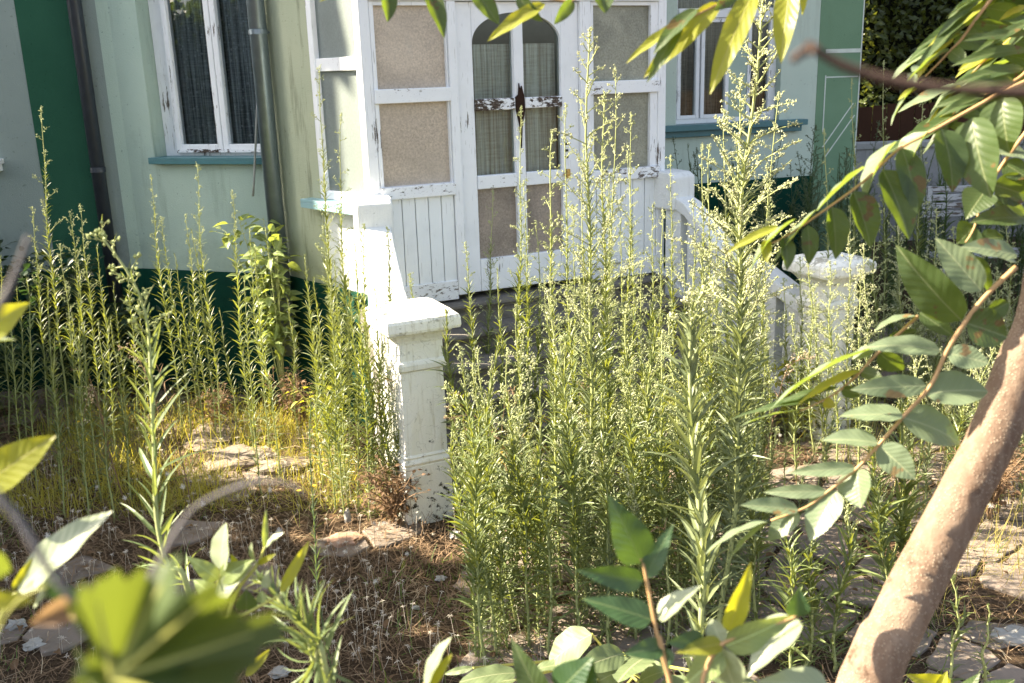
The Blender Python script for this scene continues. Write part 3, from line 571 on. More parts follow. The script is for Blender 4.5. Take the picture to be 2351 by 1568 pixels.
# ------------------------------------------------------------------ weeds
def along(pts,t):
    n=len(pts)-1; f=min(max(t,0),1)*n; i=min(int(f),n-1); return pts[i].lerp(pts[i+1],f-i),(pts[i+1]-pts[i]).normalized()
OCT=[(1,0,0),(-1,0,0),(0,1,0),(0,-1,0),(0,0,1),(0,0,-1)]; OF=[(0,2,4),(2,1,4),(1,3,4),(3,0,4),(2,0,5),(1,2,5),(3,1,5),(0,3,5)]
def bud(mb,c,r,ax=V((0,0,1)),el=1.4):
    a=ax.orthogonal().normalized(); b=ax.cross(a); mb.add([c+(a*q[0]+b*q[1])*r+ax*q[2]*r*el for q in OCT],OF)
def make_weed(pts,kind,seed,rad,leafL,dens,pan=(.6,.1,10),mats=(L_WEED,ST_WEED,BUD),name='horseweed',label='',group=None,budr=.0034,leafw=.115,root=None):
    """pts: stem polyline (world, root first); kind a leafy / b leafy + bud top / p open panicle"""
    rnd=random.Random(seed); base=pts[0]; sp=smooth_path(pts,5); L=sum((sp[i+1]-sp[i]).length for i in range(len(sp)-1))
    ph_=[rnd.uniform(0,6) for _ in range(4)]; n_=len(sp)
    for i in range(1,n_):
        t=i/(n_-1); q=rad*.9
        sp[i]=sp[i]+V((math.sin(t*9+ph_[0])+.6*math.sin(t*21+ph_[1]),math.sin(t*8+ph_[2])+.6*math.sin(t*19+ph_[3]),0))*q
    root=empty(name,base); tag(root,label,'weed',group)
    lp=[p-base for p in sp]; up_=V((0,0,1))
    ms=MB(); ms.tube(lp,[rad*(1-.72*i/(n_-1)) for i in range(n_)],6); 
    ml=MB(); mf=MB(); nl=int(L*dens*1.15); ga=rnd.uniform(0,6); ps,pw,nb=pan; f_b=kind in('b','p')
    top=1.0 if not f_b else (ps+ (1-ps)*.55)
    for i in range(nl):
        t=.02+(top-.02)*((i+rnd.random()*.6)/nl); c,tg=along(lp,t); ga+=2.4+rnd.uniform(-.35,.35)
        side=tg.orthogonal().normalized(); side=Matrix.Rotation(ga,3,tg)@side
        env=(.55+.6*math.sin(min(1,t*1.9)*1.57)) if t<.5 else 1.15-.95*((t-.5)/.5)**1.1
        if t<.12: env*=.8
        ll=leafL*1.12*env*rnd.uniform(.6,1.2)*(.7 if f_b and t>ps else 1)
        el=rnd.gauss(.85,.22)-(.35 if t<.25 else 0)+(.35 if t>.8 else 0)
        d=(side*math.cos(el)+tg*math.sin(el)).normalized(); tip=c+d*ll; droop=rnd.uniform(.02,.22)*(1.3 if t<.5 else .8); tip.z-=ll*droop
        nn=(tg*math.cos(el)-side*math.sin(el)); tw=rnd.uniform(-.6,.6); nn=Matrix.Rotation(tw,3,d)@nn
        blade(ml,c,tip,max(.0028,ll*leafw*rnd.uniform(.8,1.25)),nn,.35,rnd.uniform(.03,.14),5,'strap')
    if not f_b:
        for i in range(14):
            c,tg=along(lp,1-.035*rnd.random()); g=rnd.uniform(0,6.28); d=(V((math.cos(g),math.sin(g),0))*rnd.uniform(.2,.7)+V((0,0,1))).normalized(); blade(ml,c,c+d*leafL*.35*rnd.uniform(.6,1.1),leafL*.04,d.orthogonal(),.3,.05,3,'strap')
    else:
        for i in range(nb):
            u=(i+rnd.random()*.5)/nb; t=ps+(1-ps)*u; c,tg=along(lp,t); ga+=2.4+rnd.uniform(-.3,.3); side=Matrix.Rotation(ga,3,tg)@tg.orthogonal().normalized()
            bl=pw*(1-u)**.75*rnd.uniform(.65,1.15)+.015; up_a=rnd.uniform(.5,.95) if kind=='p' else rnd.uniform(.9,1.2)
            d=(side*math.cos(up_a)+tg*math.sin(up_a)).normalized(); cur=[c]; q=c.copy(); dd=d.copy(); ns=5
            cv=rnd.uniform(-.10,.16)
            for k in range(ns): dd=(dd+V((0,0,1))*cv+side*.05+V((rnd.uniform(-.12,.12),rnd.uniform(-.12,.12),rnd.uniform(-.08,.08)))).normalized(); q=q+dd*bl/ns; cur.append(q)
            ms.tube(cur,[rad*.30*(1-.6*k/ns) for k in range(ns+1)],4,False)
            blade(ml,c,c+(d+side*.5).normalized()*bl*.45,.004,tg,.3,.08,4,'strap')
            nbud=max(3,int(bl*(135 if kind=='p' else 170)))
            for k in range(nbud):
                s=rnd.random()**.75; cc,tt=along(cur,.18+.82*s); off=V((rnd.gauss(0,1),rnd.gauss(0,1),rnd.gauss(.5,.8))).normalized()*rnd.uniform(.004,.020)*(1.25-s*.5); e=cc+off
                ms.tube([cc,e],[rad*.10,rad*.08],3,False); 
                for _ in range(rnd.choice((1,1,2,3))): bud(mf,e+V((rnd.uniform(-1,1),rnd.uniform(-1,1),rnd.uniform(-1,1)))*budr*1.3,budr*rnd.uniform(.7,1.25),(off.normalized()+V((0,0,.6))).normalized())
                if rnd.random()<.25: blade(ml,cc,cc+(off.normalized()+tt).normalized()*rnd.uniform(.012,.03),.0025,tg,.3,.05,3,'strap')
        for k in range(16): 
            c,tg=along(lp,1-.04*rnd.random()); bud(mf,c+V((rnd.uniform(-1,1),rnd.uniform(-1,1),rnd.uniform(-.5,1)))*budr*2.5,budr)
    ms.build('stem',mats[1],root,smooth=True,local=(0,0,0)); ml.build('leaves',mats[0],root,local=(0,0,0))
    if f_b: mf.build('flower_heads',mats[2],root,local=(0,0,0))
    return root
def weedP(bx,by,tx,ty,kind,seed,rad=.006,leafL=.095,dens=115,pan=(.62,.10,12),droop=0,depth=None,z0=None,**kw):
    b=gnd(bx,by); b.z=gz(b.x,b.y)-.03
    r=ray(tx,ty); t=(b.y/r.y)*kw.pop('fwd',1.0); top=CAM+r*t
    pts=[b,b.lerp(top,.35)+V((rnd0.uniform(-.02,.02),0,0)),b.lerp(top,.7)+V((rnd0.uniform(-.02,.02),rnd0.uniform(-.02,.02),0)),top]
    if droop: pts=pts[:-1]+[b.lerp(top,.9)+V((0,0,.03)),top+V((droop,0,-.02))]
    return make_weed(pts,kind,seed,rad,leafL,dens,pan,**kw)
def copy_tree(o,parent=None):
    c=o.copy(); COL.objects.link(c)
    if parent is not None: c.parent=parent
    for ch in list(o.children): copy_tree(ch,c)
    return c
rnd0=random.Random(77)
ORD=['first','second','third','fourth','fifth','sixth','seventh','eighth','ninth','tenth','eleventh','twelfth','thirteenth','fourteenth','fifteenth','sixteenth','seventeenth','eighteenth','nineteenth','twentieth','twenty first','twenty second','twenty third','twenty fourth','twenty fifth','twenty sixth','twenty seventh','twenty eighth','twenty ninth','thirtieth']
def cluster(specs,desc,group,**common):
    specs=sorted(specs,key=lambda s:s[2])
    for i,s in enumerate(specs):
        kw=dict(common); ex=s[5] if len(s)>5 else {}; kw.update(ex); lab=kw.pop('lab',None) or f'{desc}, {ORD[i]} top from the left'
        weedP(s[0],s[1],s[2],s[3],s[4],1000+int(s[0]*7+s[2]*3+s[3]),label=lab,group=group,**kw)
# left row before the bay wall and green band
LEFT=[(160,1010,92,245,'p',dict(pan=(.60,.14,11),rad=.008,lab='tallest sparse flowering weed at the left, in front of the green painted band')),
(110,1000,74,475,'b'),(200,1010,161,485,'b',dict(pan=(.72,.12,10))),(235,1020,186,470,'b'),(270,1060,222,565,'a'),(60,1010,40,660,'a'),(20,1000,3,590,'a'),(230,1140,178,600,'a'),(50,1100,20,700,'a'),(85,1130,60,640,'a'),(300,1150,250,730,'a'),(340,1060,318,690,'a'),(-10,1080,-20,720,'a'),(190,1100,140,560,'b'),(290,1010,262,650,'a'),(320,990,290,620,'a'),(135,1120,108,643,'a'),
(420,1000,346,400,'b',dict(pan=(.7,.06,12))),(440,1010,372,498,'b',dict(pan=(.85,.03,8))),(455,960,400,584,'a'),(510,1030,451,374,'b',dict(pan=(.62,.10,12))),(480,980,424,491,'b',dict(pan=(.7,.05,8))),(495,1010,440,531,'a'),(470,1010,430,643,'a'),(545,1000,503,712,'a'),(150,1180,125,760,'a'),(200,1200,165,720,'a'),(260,1190,225,740,'a'),
(585,1060,532,440,'b',dict(pan=(.8,.04,10))),(615,1050,573,524,'a'),(640,1100,585,574,'a',dict(dens=140)),(600,1130,560,640,'a'),(690,1010,660,690,'a')]
LA=[q for q in LEFT if q[2]<305]; LB=[q for q in LEFT if q[2]>=305]
cluster(LA,'leafy weed stalk standing before the green painted band','weed stalks before the green band',dens=105)
cluster(LB,'slender leafy weed stalk standing before the curtained window wall','weed stalks before the curtained window wall',dens=105)
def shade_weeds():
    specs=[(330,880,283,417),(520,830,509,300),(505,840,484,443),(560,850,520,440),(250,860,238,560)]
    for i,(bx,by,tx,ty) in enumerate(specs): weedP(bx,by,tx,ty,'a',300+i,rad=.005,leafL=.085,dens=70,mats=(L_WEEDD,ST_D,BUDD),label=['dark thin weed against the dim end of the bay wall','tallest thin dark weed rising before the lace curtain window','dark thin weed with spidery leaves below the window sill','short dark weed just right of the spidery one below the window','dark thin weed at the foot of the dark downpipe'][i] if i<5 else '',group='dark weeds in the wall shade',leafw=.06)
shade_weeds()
PIP=[(760,1090,702,588,'a',dict(dens=150)),(770,1120,736,149,'p',dict(pan=(.52,.13,18),rad=.007,lab='tall pale flowering weed in front of the sunlit side panes of the porch')),(800,1130,781,258,'p',dict(pan=(.55,.11,16),lab='second tall flowering weed before the side panes, just right of the tallest')),(850,1160,833,515,'b',dict(pan=(.85,.03,8))),(905,1130,892,524,'b',dict(pan=(.85,.03,8))),(790,1130,742,520,'b'),(955,1110,943,628,'b',dict(pan=(.9,.02,6),lab='thin leafy weed standing right in front of the sunlit pillar face')),(880,1170,861,662,'a'),
(800,1160,765,600,'a'),(825,1170,800,640,'a'),(865,1180,835,700,'a'),(790,1180,755,690,'a'),(900,1190,878,760,'a'),(845,1190,815,560,'a'),(740,1120,720,640,'a'),(925,1180,905,820,'a'),(770,1170,728,760,'a')]
cluster(PIP,'bright leafy weed stalk crowding left of the stair pillar','sunlit weeds crowding left of the stair pillar',dens=150,leafL=.10)
# in front of steps: tall stalks
MID=[(1325,1330,1300,240,'p',dict(pan=(.5,.14,24))),(1375,1320,1415,150,'p',dict(pan=(.5,.14,26),mats=(L_WEEDG,ST_WEED,BUDC))),(1420,1300,1445,260,'p',dict(pan=(.5,.14,22))),(1365,1280,1340,330,'p',dict(pan=(.45,.15,24))),(1640,1380,1630,330,'p',dict(pan=(.5,.15,22))),(1680,1400,1790,210,'p',dict(pan=(.5,.18,28),mats=(L_WEEDG,ST_WEED,BUDC))),(1670,1360,1660,250,'p',dict(pan=(.5,.16,26))),(1720,1350,1760,380,'p',dict(pan=(.45,.16,26))),
(1240,1150,1232,505,'p',dict(pan=(.55,.08,14))),(1270,1200,1250,640,'b'),(1320,1180,1312,470,'p',dict(pan=(.5,.09,14))),(1390,1150,1400,400,'p',dict(pan=(.5,.1,16))),(1440,1120,1424,500,'p',dict(pan=(.5,.09,14))),(1480,1180,1472,600,'b'),(1520,1130,1519,480,'p',dict(pan=(.55,.09,14))),(1575,1160,1568,570,'p',dict(pan=(.5,.1,14))),(1650,1150,1645,490,'p',dict(pan=(.5,.1,14))),(1720,1120,1716,570,'p',dict(pan=(.5,.11,16))),(1200,1250,1185,700,'p',dict(pan=(.5,.07,12))),(1760,1200,1755,700,'p',dict(pan=(.5,.1,14))),(1350,1260,1330,640,'p',dict(pan=(.55,.1,14))),
(1110,1000,1130,435,'p',dict(pan=(.45,.10,14),lab='sparse flowering weed with curved side shoots before the door foot')),(1115,1120,1065,556,'b',dict(pan=(.8,.04,8))),(1190,1150,1195,245,'p',dict(pan=(.55,.09,18),lab='tall thin flowering weed in front of the door middle')),(1215,1160,1205,420,'b',dict(pan=(.7,.06,10))),(1160,1180,1140,620,'a'),
(1345,1390,1355,66,'p',dict(pan=(.45,.32,46),rad=.011,leafL=.12,dens=150,lab='very tall weed with wide cream panicle before the right side of the door',mats=(L_WEEDG,ST_WEED,BUDC))),
(1400,1350,1385,210,'p',dict(pan=(.5,.24,30),rad=.009,leafL=.12,lab='tall wide flowering weed just right of the very tall one before the door')),
(1290,1340,1268,300,'p',dict(pan=(.55,.14,20),rad=.008,lab='tall flowering weed with one sided panicle left of the very tall one')),
(1460,1200,1443,345,'p',dict(pan=(.5,.12,16),lab='flowering weed before the frosted pane right of the door')),(1555,1020,1537,355,'p',dict(pan=(.55,.10,16),lab='flowering weed before the top of the right parapet')),(1490,1150,1500,470,'b'),(1585,1050,1590,460,'b'),(1620,1100,1612,330,'p',dict(pan=(.6,.07,12))),
(1650,1500,1745,2,'p',dict(pan=(.50,.36,64),rad=.014,leafL=.15,dens=170,fwd=1.0,mats=(L_WEEDG,ST_WEED,BUDC),lab='tallest weed of all with a broad cream panicle before the right hand window')),
(1690,1420,1700,180,'p',dict(pan=(.55,.28,40),rad=.010,leafL=.12,mats=(L_WEEDG,ST_WEED,BUDC),lab='wide flowering weed just left of the tallest one, before the right hand window'))]
MA=[q for q in MID if q[2]<1400]; MC=[q for q in MID if q[2]>=1400]
cluster(MA,'tall weed standing before the porch door and steps','tall weeds before the door and steps',dens=130)
cluster(MC,'tall weed before the right parapet','tall weeds before the right parapet',dens=130)
# big near blurred one
RIGHT=[(1910,1000,1895,296,'p',dict(pan=(.55,.07,12))),(1965,900,1957,180,'p',dict(pan=(.45,.10,16),lab='pale weed before the faded green corner of the right wall')),(2030,850,2026,138,'p',dict(pan=(.45,.13,16),lab='flowering weed before the dark hedge, just right of the wall corner')),(2095,900,2118,215,'p',dict(pan=(.55,.14,22),lab='cream flowering weed before the brown board fence')),
(1950,1060,1945,530,'p',dict(pan=(.5,.14,24),mats=(L_WEEDG,ST_WEED,BUDC))),(1995,1040,1985,560,'p',dict(pan=(.5,.14,22),mats=(L_WEEDG,ST_WEED,BUDC))),(1870,1040,1850,540,'p',dict(pan=(.55,.1,16))),(2070,1000,2060,520,'p',dict(pan=(.5,.12,20),mats=(L_WEEDG,ST_WEED,BUDC))),(2140,960,2150,480,'p',dict(pan=(.5,.14,20))),(2200,900,2190,520,'p',dict(pan=(.5,.12,20))),(2260,960,2255,560,'p',dict(pan=(.5,.12,20),mats=(L_WEEDG,ST_WEED,BUDC))),(2320,900,2310,500,'p',dict(pan=(.5,.12,20))),(1810,1010,1800,640,'p',dict(pan=(.5,.12,14))),(1770,1060,1740,560,'p',dict(pan=(.5,.1,14))),(1830,1100,1820,720,'b'),(1925,1080,1905,600,'p',dict(pan=(.4,.2,34))),(1975,1090,1975,620,'p',dict(pan=(.4,.2,34),mats=(L_WEEDG,ST_WEED,BUDC))),(2010,1000,2015,470,'p',dict(pan=(.4,.2,34))),(1890,1060,1870,660,'p',dict(pan=(.4,.18,28))),(2110,1000,2100,620,'p',dict(pan=(.4,.2,30))),(2180,980,2175,560,'p',dict(pan=(.4,.2,30))),(1960,960,1950,440,'p',dict(pan=(.45,.16,26))),(2060,950,2070,400,'p',dict(pan=(.45,.16,26))),(2290,940,2290,620,'p',dict(pan=(.4,.2,30))),(1845,1010,1838,590,'p',dict(pan=(.45,.14,22))),(2040,620,2240,120,'p',dict(pan=(.5,.12,14)))]
cluster(RIGHT[:-1],'cream budded weed standing around the right pillar','flowering weeds around the right pillar',dens=120,rad=.007)
# front leafy stalks
FRONT=[(1112,1535,1060,800,'b',dict(pan=(.82,.05,10),dens=190,leafL=.125)),(1095,1500,1036,985,'a'),(1140,1500,1088,835,'b',dict(pan=(.8,.05,10))),(1215,1480,1165,800,'p',dict(pan=(.6,.10,14))),(1262,1500,1240,880,'a',dict(dens=120)),(1330,1500,1300,780,'a',dict(dens=170,leafL=.14)),(1400,1490,1385,900,'a'),(1460,1470,1440,700,'b'),(1530,1480,1520,760,'b'),(1590,1500,1600,850,'a'),(1740,1480,1720,900,'a'),(1850,1530,1865,1165,'a',dict(dens=150,leafL=.14)),(1815,1560,1800,1180,'a',dict(dens=150,leafL=.14)),(1915,1530,1945,1140,'b',dict(pan=(.75,.07,8),leafL=.16,rad=.008,dens=100)),(2060,1420,2065,900,'a',dict(leafL=.18,rad=.009,dens=150)),(2050,1450,1990,1000,'a',dict(leafL=.16)),(2270,1560,2272,1390,'a',dict(leafL=.05,dens=200)),(2185,1560,2190,1330,'a',dict(leafL=.09,dens=60,leafw=.2))]
cluster(FRONT,'leafy weed stalk rooted in the paving at the front','leafy weed stalks rooted in the front paving',rad=.008,leafL=.12,dens=145)
# dense mass right of the pillar
rnd=random.Random(5); protos=[]
for i in range(16):
    k='abp'[i%3]; h=rnd.uniform(.95,1.45); tx=rnd.uniform(-.22,.22)
    protos.append(make_weed([V((0,0,0)),V((tx*.2,.01,h*.35)),V((tx*.6,0,h*.7)),V((tx,rnd.uniform(-.1,.1),h))],k,400+i,rnd.uniform(.005,.0078),rnd.uniform(.09,.14),rnd.uniform(95,150),(rnd.uniform(.5,.75),rnd.uniform(.06,.15),rnd.randint(10,20)),mats=((L_WEED,L_WEEDG)[i%2],ST_WEED,(BUD,BUDC)[i%2]),label='green weed stalk in the dense thicket before the steps',group='thicket of weeds before the stone steps'))
def scatter(n,xr,yr,smin,smax,seed,group,label,src,cond=None,shade=False):
    r=random.Random(seed); c=0; tries=0
    while c<n and tries<n*20:
        tries+=1; x=r.uniform(*xr); y=r.uniform(*yr); 
        if cond and not cond(x,y): continue
        g=gnd(x,y); rr=g-NO
        if -.33<rr.dot(D)<3.1 and rr.dot(N)<.05: continue
        p=r.choice(src); o=p if p not in used else copy_tree(p); used.add(p)
        s=r.uniform(smin,smax); o.location=(g.x,g.y,gz(g.x,g.y)-.03); o.rotation_euler=(r.gauss(0,.07),r.gauss(0,.07),r.uniform(0,6.28)); o.scale=(s,s,s*r.uniform(.9,1.1))
        o['group']=group; o['label']=label; c+=1
used=set()
scatter(104,(1080,1760),(1130,1490),.6,1.25,3,'thicket of weeds before the stone steps','green weed stalk in the dense thicket before the steps',protos[:11])
scatter(20,(1720,2120),(980,1330),.4,.8,4,'lower weeds between thicket and right pillar','lower green weed between the thicket and the leaning tree',protos[11:13],cond=lambda x,y:rnd.random()<.8)
scatter(12,(2060,2351),(820,1180),.5,.85,6,'yellowish weeds behind the leaning trunk','yellowish weed in the clump behind the leaning trunk',protos[13:16])
# shaded far weeds before right wing: beyond the countable ones, one mass of undergrowth
def mass(name,label,mats,places,seed,h,kinds,matsw,leafL=.10,wide=.14):
    """places: list of (x,y,scale,rot); builds a few plants, bakes their transformed copies into one object"""
    ps=[]
    for i,k in enumerate(kinds): ps.append(make_weed([V((0,0,0)),V((.02,.01,h*.4)),V((-.02,.03,h*.7)),V((.05,0,h*(1+.06*i)))],k,seed+i,.007,leafL,110,(.42,wide,22),mats=matsw,label='x'))
    mb=MB(); mi={m:i for i,m in enumerate(matsw)}; r=random.Random(seed)
    for (x,y,sc,rz) in places:
        p=r.choice(ps); M=Matrix.Translation((x,y,-.03))@Matrix.Rotation(r.gauss(0,.06),4,'X')@Matrix.Rotation(r.gauss(0,.06),4,'Y')@Matrix.Rotation(rz,4,'Z')@Matrix.Scale(sc,4)
        for ch in p.children:
            me=ch.data; co=[0.0]*(3*len(me.vertices)); me.vertices.foreach_get('co',co)
            mb.add([M@V(co[3*a:3*a+3]) for a in range(len(me.vertices))],[tuple(q.vertices) for q in me.polygons],mi=mi[me.materials[0]])
    for p in ps:
        for ch in list(p.children): bpy.data.objects.remove(ch)
        bpy.data.objects.remove(p)
    return tag(mb.build(name,list(matsw)),label,'undergrowth',kind='stuff')
r=random.Random(9); pl=[]
for i in range(260):
    x=r.uniform(1.9,9.5); y=r.uniform(8.6,11.0) if i%2 else r.uniform(9.5,13.6)
    if (V((x,y,0))-RO).dot(RN)<.15 and x<4.6: y-=1.3
    pl.append((x,y,r.uniform(.7,1.25),r.uniform(0,6)))
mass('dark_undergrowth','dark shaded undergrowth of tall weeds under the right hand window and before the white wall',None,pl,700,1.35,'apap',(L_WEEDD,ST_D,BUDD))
pl=[]; r=random.Random(10)
for i in range(60):
    g=gnd(r.uniform(2050,2351),r.uniform(800,1180)); pl.append((g.x,g.y,r.uniform(.5,1.0),r.uniform(0,6)))
mass('yellow_green_undergrowth','mass of sunlit yellow green weeds behind the leaning trunk',None,pl,740,.95,'apb',(L_WEED,ST_WEED,BUDC),.09,.12)
for i,(x,y,hh) in enumerate(((1.0*0+3.05,9.9,2.0),(3.45,10.1,1.75),(2.75,10.3,1.5))):
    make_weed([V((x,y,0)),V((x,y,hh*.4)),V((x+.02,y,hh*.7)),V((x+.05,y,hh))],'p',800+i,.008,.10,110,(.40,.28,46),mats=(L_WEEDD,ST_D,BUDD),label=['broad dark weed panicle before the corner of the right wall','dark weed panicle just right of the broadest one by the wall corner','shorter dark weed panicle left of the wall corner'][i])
DRYL=simple('dry_brown_leaf_blade',(.22,.15,.085),.85,.2,0,.4,12)
rdd=random.Random(31)
for i in range(14):
    bx,by=((rdd.uniform(1090,1740),rdd.uniform(1180,1480)) if i<9 else (rdd.uniform(150,880),rdd.uniform(1050,1180))); b=gnd(bx,by); a=rdd.uniform(0,6.28); h=rdd.uniform(.6,1.15); l=rdd.uniform(.15,.5)
    make_weed([b,b+V((.05*math.cos(a),.05*math.sin(a),h*.45)),b+V((l*.5*math.cos(a),l*.5*math.sin(a),h*.85)),b+V((l*math.cos(a),l*math.sin(a),h*(.9 if i%2 else .6)))],'p' if i%3==0 else 'a',900+i,.0045,.06,45,(.6,.08,8),mats=(DRYL,STRAW,STRAWL),name='dead_weed',label='withered brown bent stalk among the green weeds, '+ORD[i]+' of the scattered dead ones',group='withered brown stalks')
# foreground near weeds
def near(pts,kind,seed,lab,**k): 
    pp=poly(pts,0); b=pp[0].copy(); g=V((b.x+.05,b.y+.1,0)); make_weed([g,g.lerp(pp[0],.5)]+pp,kind,seed,label=lab,**k)
near([(440,1400,1.75),(400,1300,1.75),(365,1150,1.75),(348,980,1.75),(345,850,1.75),(325,740,1.75),(285,620,1.75),(240,535,1.75)],'p',51,'large near weed with a nodding bud head at the left',rad=.0068,leafL=.095,dens=44,pan=(.74,.045,12),budr=.0034,leafw=.08,mats=(L_WEEDN,ST_WEED,BUDG))
near([(745,1600,1.25),(735,1530,1.25),(700,1450,1.25),(640,1370,1.25),(582,1335,1.25)],'a',52,'blurred near weed shoot bending left at the bottom edge',rad=.006,leafL=.075,dens=60,leafw=.09,mats=(L_WEEDN,ST_WEED,BUD))
near([(1610,1480,2.3),(1600,1250,2.3),(1590,1000,2.3),(1585,800,2.3),(1610,700,2.3),(1640,650,2.3)],'p',53,'soft grey green weed with a nodding head right of the thicket',rad=.009,leafL=.13,dens=95,pan=(.75,.06,12),mats=(L_WEEDG,ST_WEED,BUDC))
near([(742,1440,2.9),(725,1250,2.9),(712,1000,2.9),(710,920,2.9)],'a',54,'thin dark stalk of a young weed left of the stair pillar',rad=.004,leafL=.045,dens=150,leafw=.06,mats=(L_WEEDD,ST_D,BUDD))
# ------------------------------------------------------------------ shrubs
def bush(name,loc,h,w_,nst,nlf,mat,stm,seed,label,ls=.06,shape='ovate',lean=(0,0),group=None,cat='shrub',bs=.25):
    r=random.Random(seed); root=tag(empty(name,loc),label,cat,group); ms=MB(); ml=MB()
    for i in range(nst):
        g=r.uniform(0,6.28); rr=w_*r.uniform(.2,1); tip=V((math.cos(g)*rr+lean[0],math.sin(g)*rr+lean[1],h*r.uniform(.7,1))); m_=V((tip.x*.35,tip.y*.35,tip.z*.55)); sp=smooth_path([V((0,0,0)),m_,tip],5)
        ms.tube(sp,[.007*(1-.7*k/(len(sp)-1)) for k in range(len(sp))],5)
        for k in range(nlf):
            t=bs+(1-bs)*r.random(); c,tg=along(sp,t); d=V((r.gauss(0,1),r.gauss(0,1),r.gauss(.1,.5))).normalized(); pet=c+d*r.uniform(.02,.10); ms.tube([c,pet],[.0018,.0012],3,False)
            d2=(d+V((0,0,-.25))).normalized(); L=ls*r.uniform(.6,1.25); blade(ml,pet,pet+d2*L,L*.55,V((r.gauss(0,.5),r.gauss(0,.5),1)),.2,.08,6,shape,.01,r)
    ms.build('stem',stm,root,smooth=True,local=(0,0,0)); ml.build('leaves',mat,root,local=(0,0,0)); return root
g=V((-1.72,7.35,0))
bush('shrub',g+V((-.1,0,0)),1.62,.36,11,34,L_SHRUB,ST_WEED,21,'pale leafy shrub growing up against the zinc downpipe',.10,lean=(-.14,0),bs=.35)
bush('shrub',gnd(745,1000)+V((.1,-.3,0)),.55,.25,7,22,L_YEL,STALK,22,'low yellow leaved shrub left of the sunlit pillar',.07)
bush('shrub',V((-3.75,7.75,0)),1.40,.45,12,70,L_SHD,ST_D,23,'dark shrub in front of the green band and dark downpipe',.085,shape='ovate')
bush('shrub',V((-4.45,7.6,0)),1.5,.45,12,60,L_SHD,ST_D,24,'dark shrub at the far left edge below the stone ledge',.08)
bush('shrub',V((-4.3,7.2,0)),.8,.6,16,80,L_SHD,ST_D,35,'low dark undergrowth at the far left foot of the wall',.08)
bush('shrub',V((-3.3,7.9,0)),.85,.55,16,80,L_SHD,ST_D,25,'low dark shrub at the foot of the bay wall corner',.07)
bush('bush',gnd(1820,1000),.55,.28,8,22,L_YEL,STALK,26,'yellow green bush at the foot of the right parapet',.06,group=None)
bush('bush',gnd(1560,1120),.75,.25,7,22,L_YEL,STALK,27,'yellow leaved sapling inside the weed thicket',.06)
bush('withered_plant',gnd(690,985),.42,.28,16,22,L_DEAD,STRAW,28,'withered brown plant at the foot of the zinc downpipe',.035,cat='plant')
bush('withered_plant',gnd(905,1190)+V((0,-.05,0)),.38,.30,22,20,L_DEAD,STRAW,29,'dry brown seed heads in front of the left pillar foot',.03,cat='plant')
bush('withered_plant',gnd(2270,1190),.5,.35,24,20,L_DEAD,STRAW,30,'dry tawny plants behind the leaning trunk',.03,cat='plant')
bush('withered_plant',gnd(500,985),.32,.25,12,20,L_DEAD,STRAW,31,'dry flowering plant before the dark green plinth',.03,cat='plant')
# orange yellow seedling (feathered leaves)
def feathered(loc,h,nl,seed,label,mat,ll=.3,lt=.07,name='tree_seedling'):
    r=random.Random(seed); root=tag(empty(name,loc),label,'plant'); ms=MB(); ms.tube([V((0,0,0)),V((.02,0,h*.6)),V((.0,0,h))],[.008,.006,.004],6); ms.build('stem',STALK,root,local=(0,0,0))
    for i in range(nl):
        g=i*2.4+r.uniform(-.3,.3); z=h*(.35+.65*i/nl); d=V((math.cos(g),math.sin(g),r.uniform(.1,.6))).normalized(); p=[V((0,0,z)),V((0,0,z))+d*ll*.5+V((0,0,.03)),V((0,0,z))+d*ll+V((0,0,-.05))]; sp=smooth_path(p,5); mr=MB(); mr.tube(sp,.0025,4); 
        for k in range(9):
            for s in (-1,1):
                c,tg=along(sp,.2+.8*k/8.5); sd=tg.cross(V((0,0,1))).normalized()*s; L=lt*(1-.4*abs(k/8-.4)); blade(mr,c,c+(sd+tg*.35+V((0,0,-.25))).normalized()*L,L*.26,V((0,0,1)),.25,.06,5,'lance')
        mr.build('compound_leaf',mat,root,local=(0,0,0))
feathered(gnd(1200,1190),.55,9,3,'orange yellow feathered seedling right of the stair pillar',L_SUMAC)
feathered(gnd(1190,1260),.3,7,4,'small green yellow feathered seedling in front of the orange one',L_SHRUB,.22)
# ------------------------------------------------------------------ tree with hero leaves
tree=tag(empty('leaning_tree',(2.0,1.9,0)),'slender pale barked tree leaning across the right side, with long feathered leaves','tree')
TD=1.4
tp=[(2480,330),(2440,470),(2420,557),(2385,742),(2350,820),(2318,903),(2275,1012),(2235,1090),(2172,1210),(2110,1330),(2050,1450),(1992,1568)]
pt=[at(x,y,TD) for x,y in tp]; rd=[54,56,57,58,58,59,60,61,63,65,68,71]; rd=[q/F*TD*.90 for q in rd]
g0=pt[-1]; dv=(pt[-1]-pt[-2]).normalized(); g1=g0+dv*.45+V((0,0,-.15)); g2=V((g1.x-.12,g1.y+.02,g1.z*.5)); g3=V((g2.x-.02,g2.y,-.1))
pt=pt+[g1,g2,g3]; rd=rd+[.044,.05,.065]
sp=smooth_path(pt,6); rs=[]
for i in range(len(sp)): f=i/6; k=min(int(f),len(rd)-2); rs.append((rd[k]+(rd[k+1]-rd[k])*(f-k))*(1+.015*noise.noise(sp[i]*14)))
mb=MB(); mb.tube(sp,rs,28); tk=mb.build('trunk',BARK,tree,smooth=True)
md=tk.modifiers.new('s','SUBSURF'); md.levels=1; md.render_levels=2
tx=bpy.data.textures.new('barknoise','CLOUDS'); tx.noise_scale=.045; dm=tk.modifiers.new('d','DISPLACE'); dm.texture=tx; dm.strength=.0035; dm.mid_level=.5; dm.texture_coords='OBJECT'
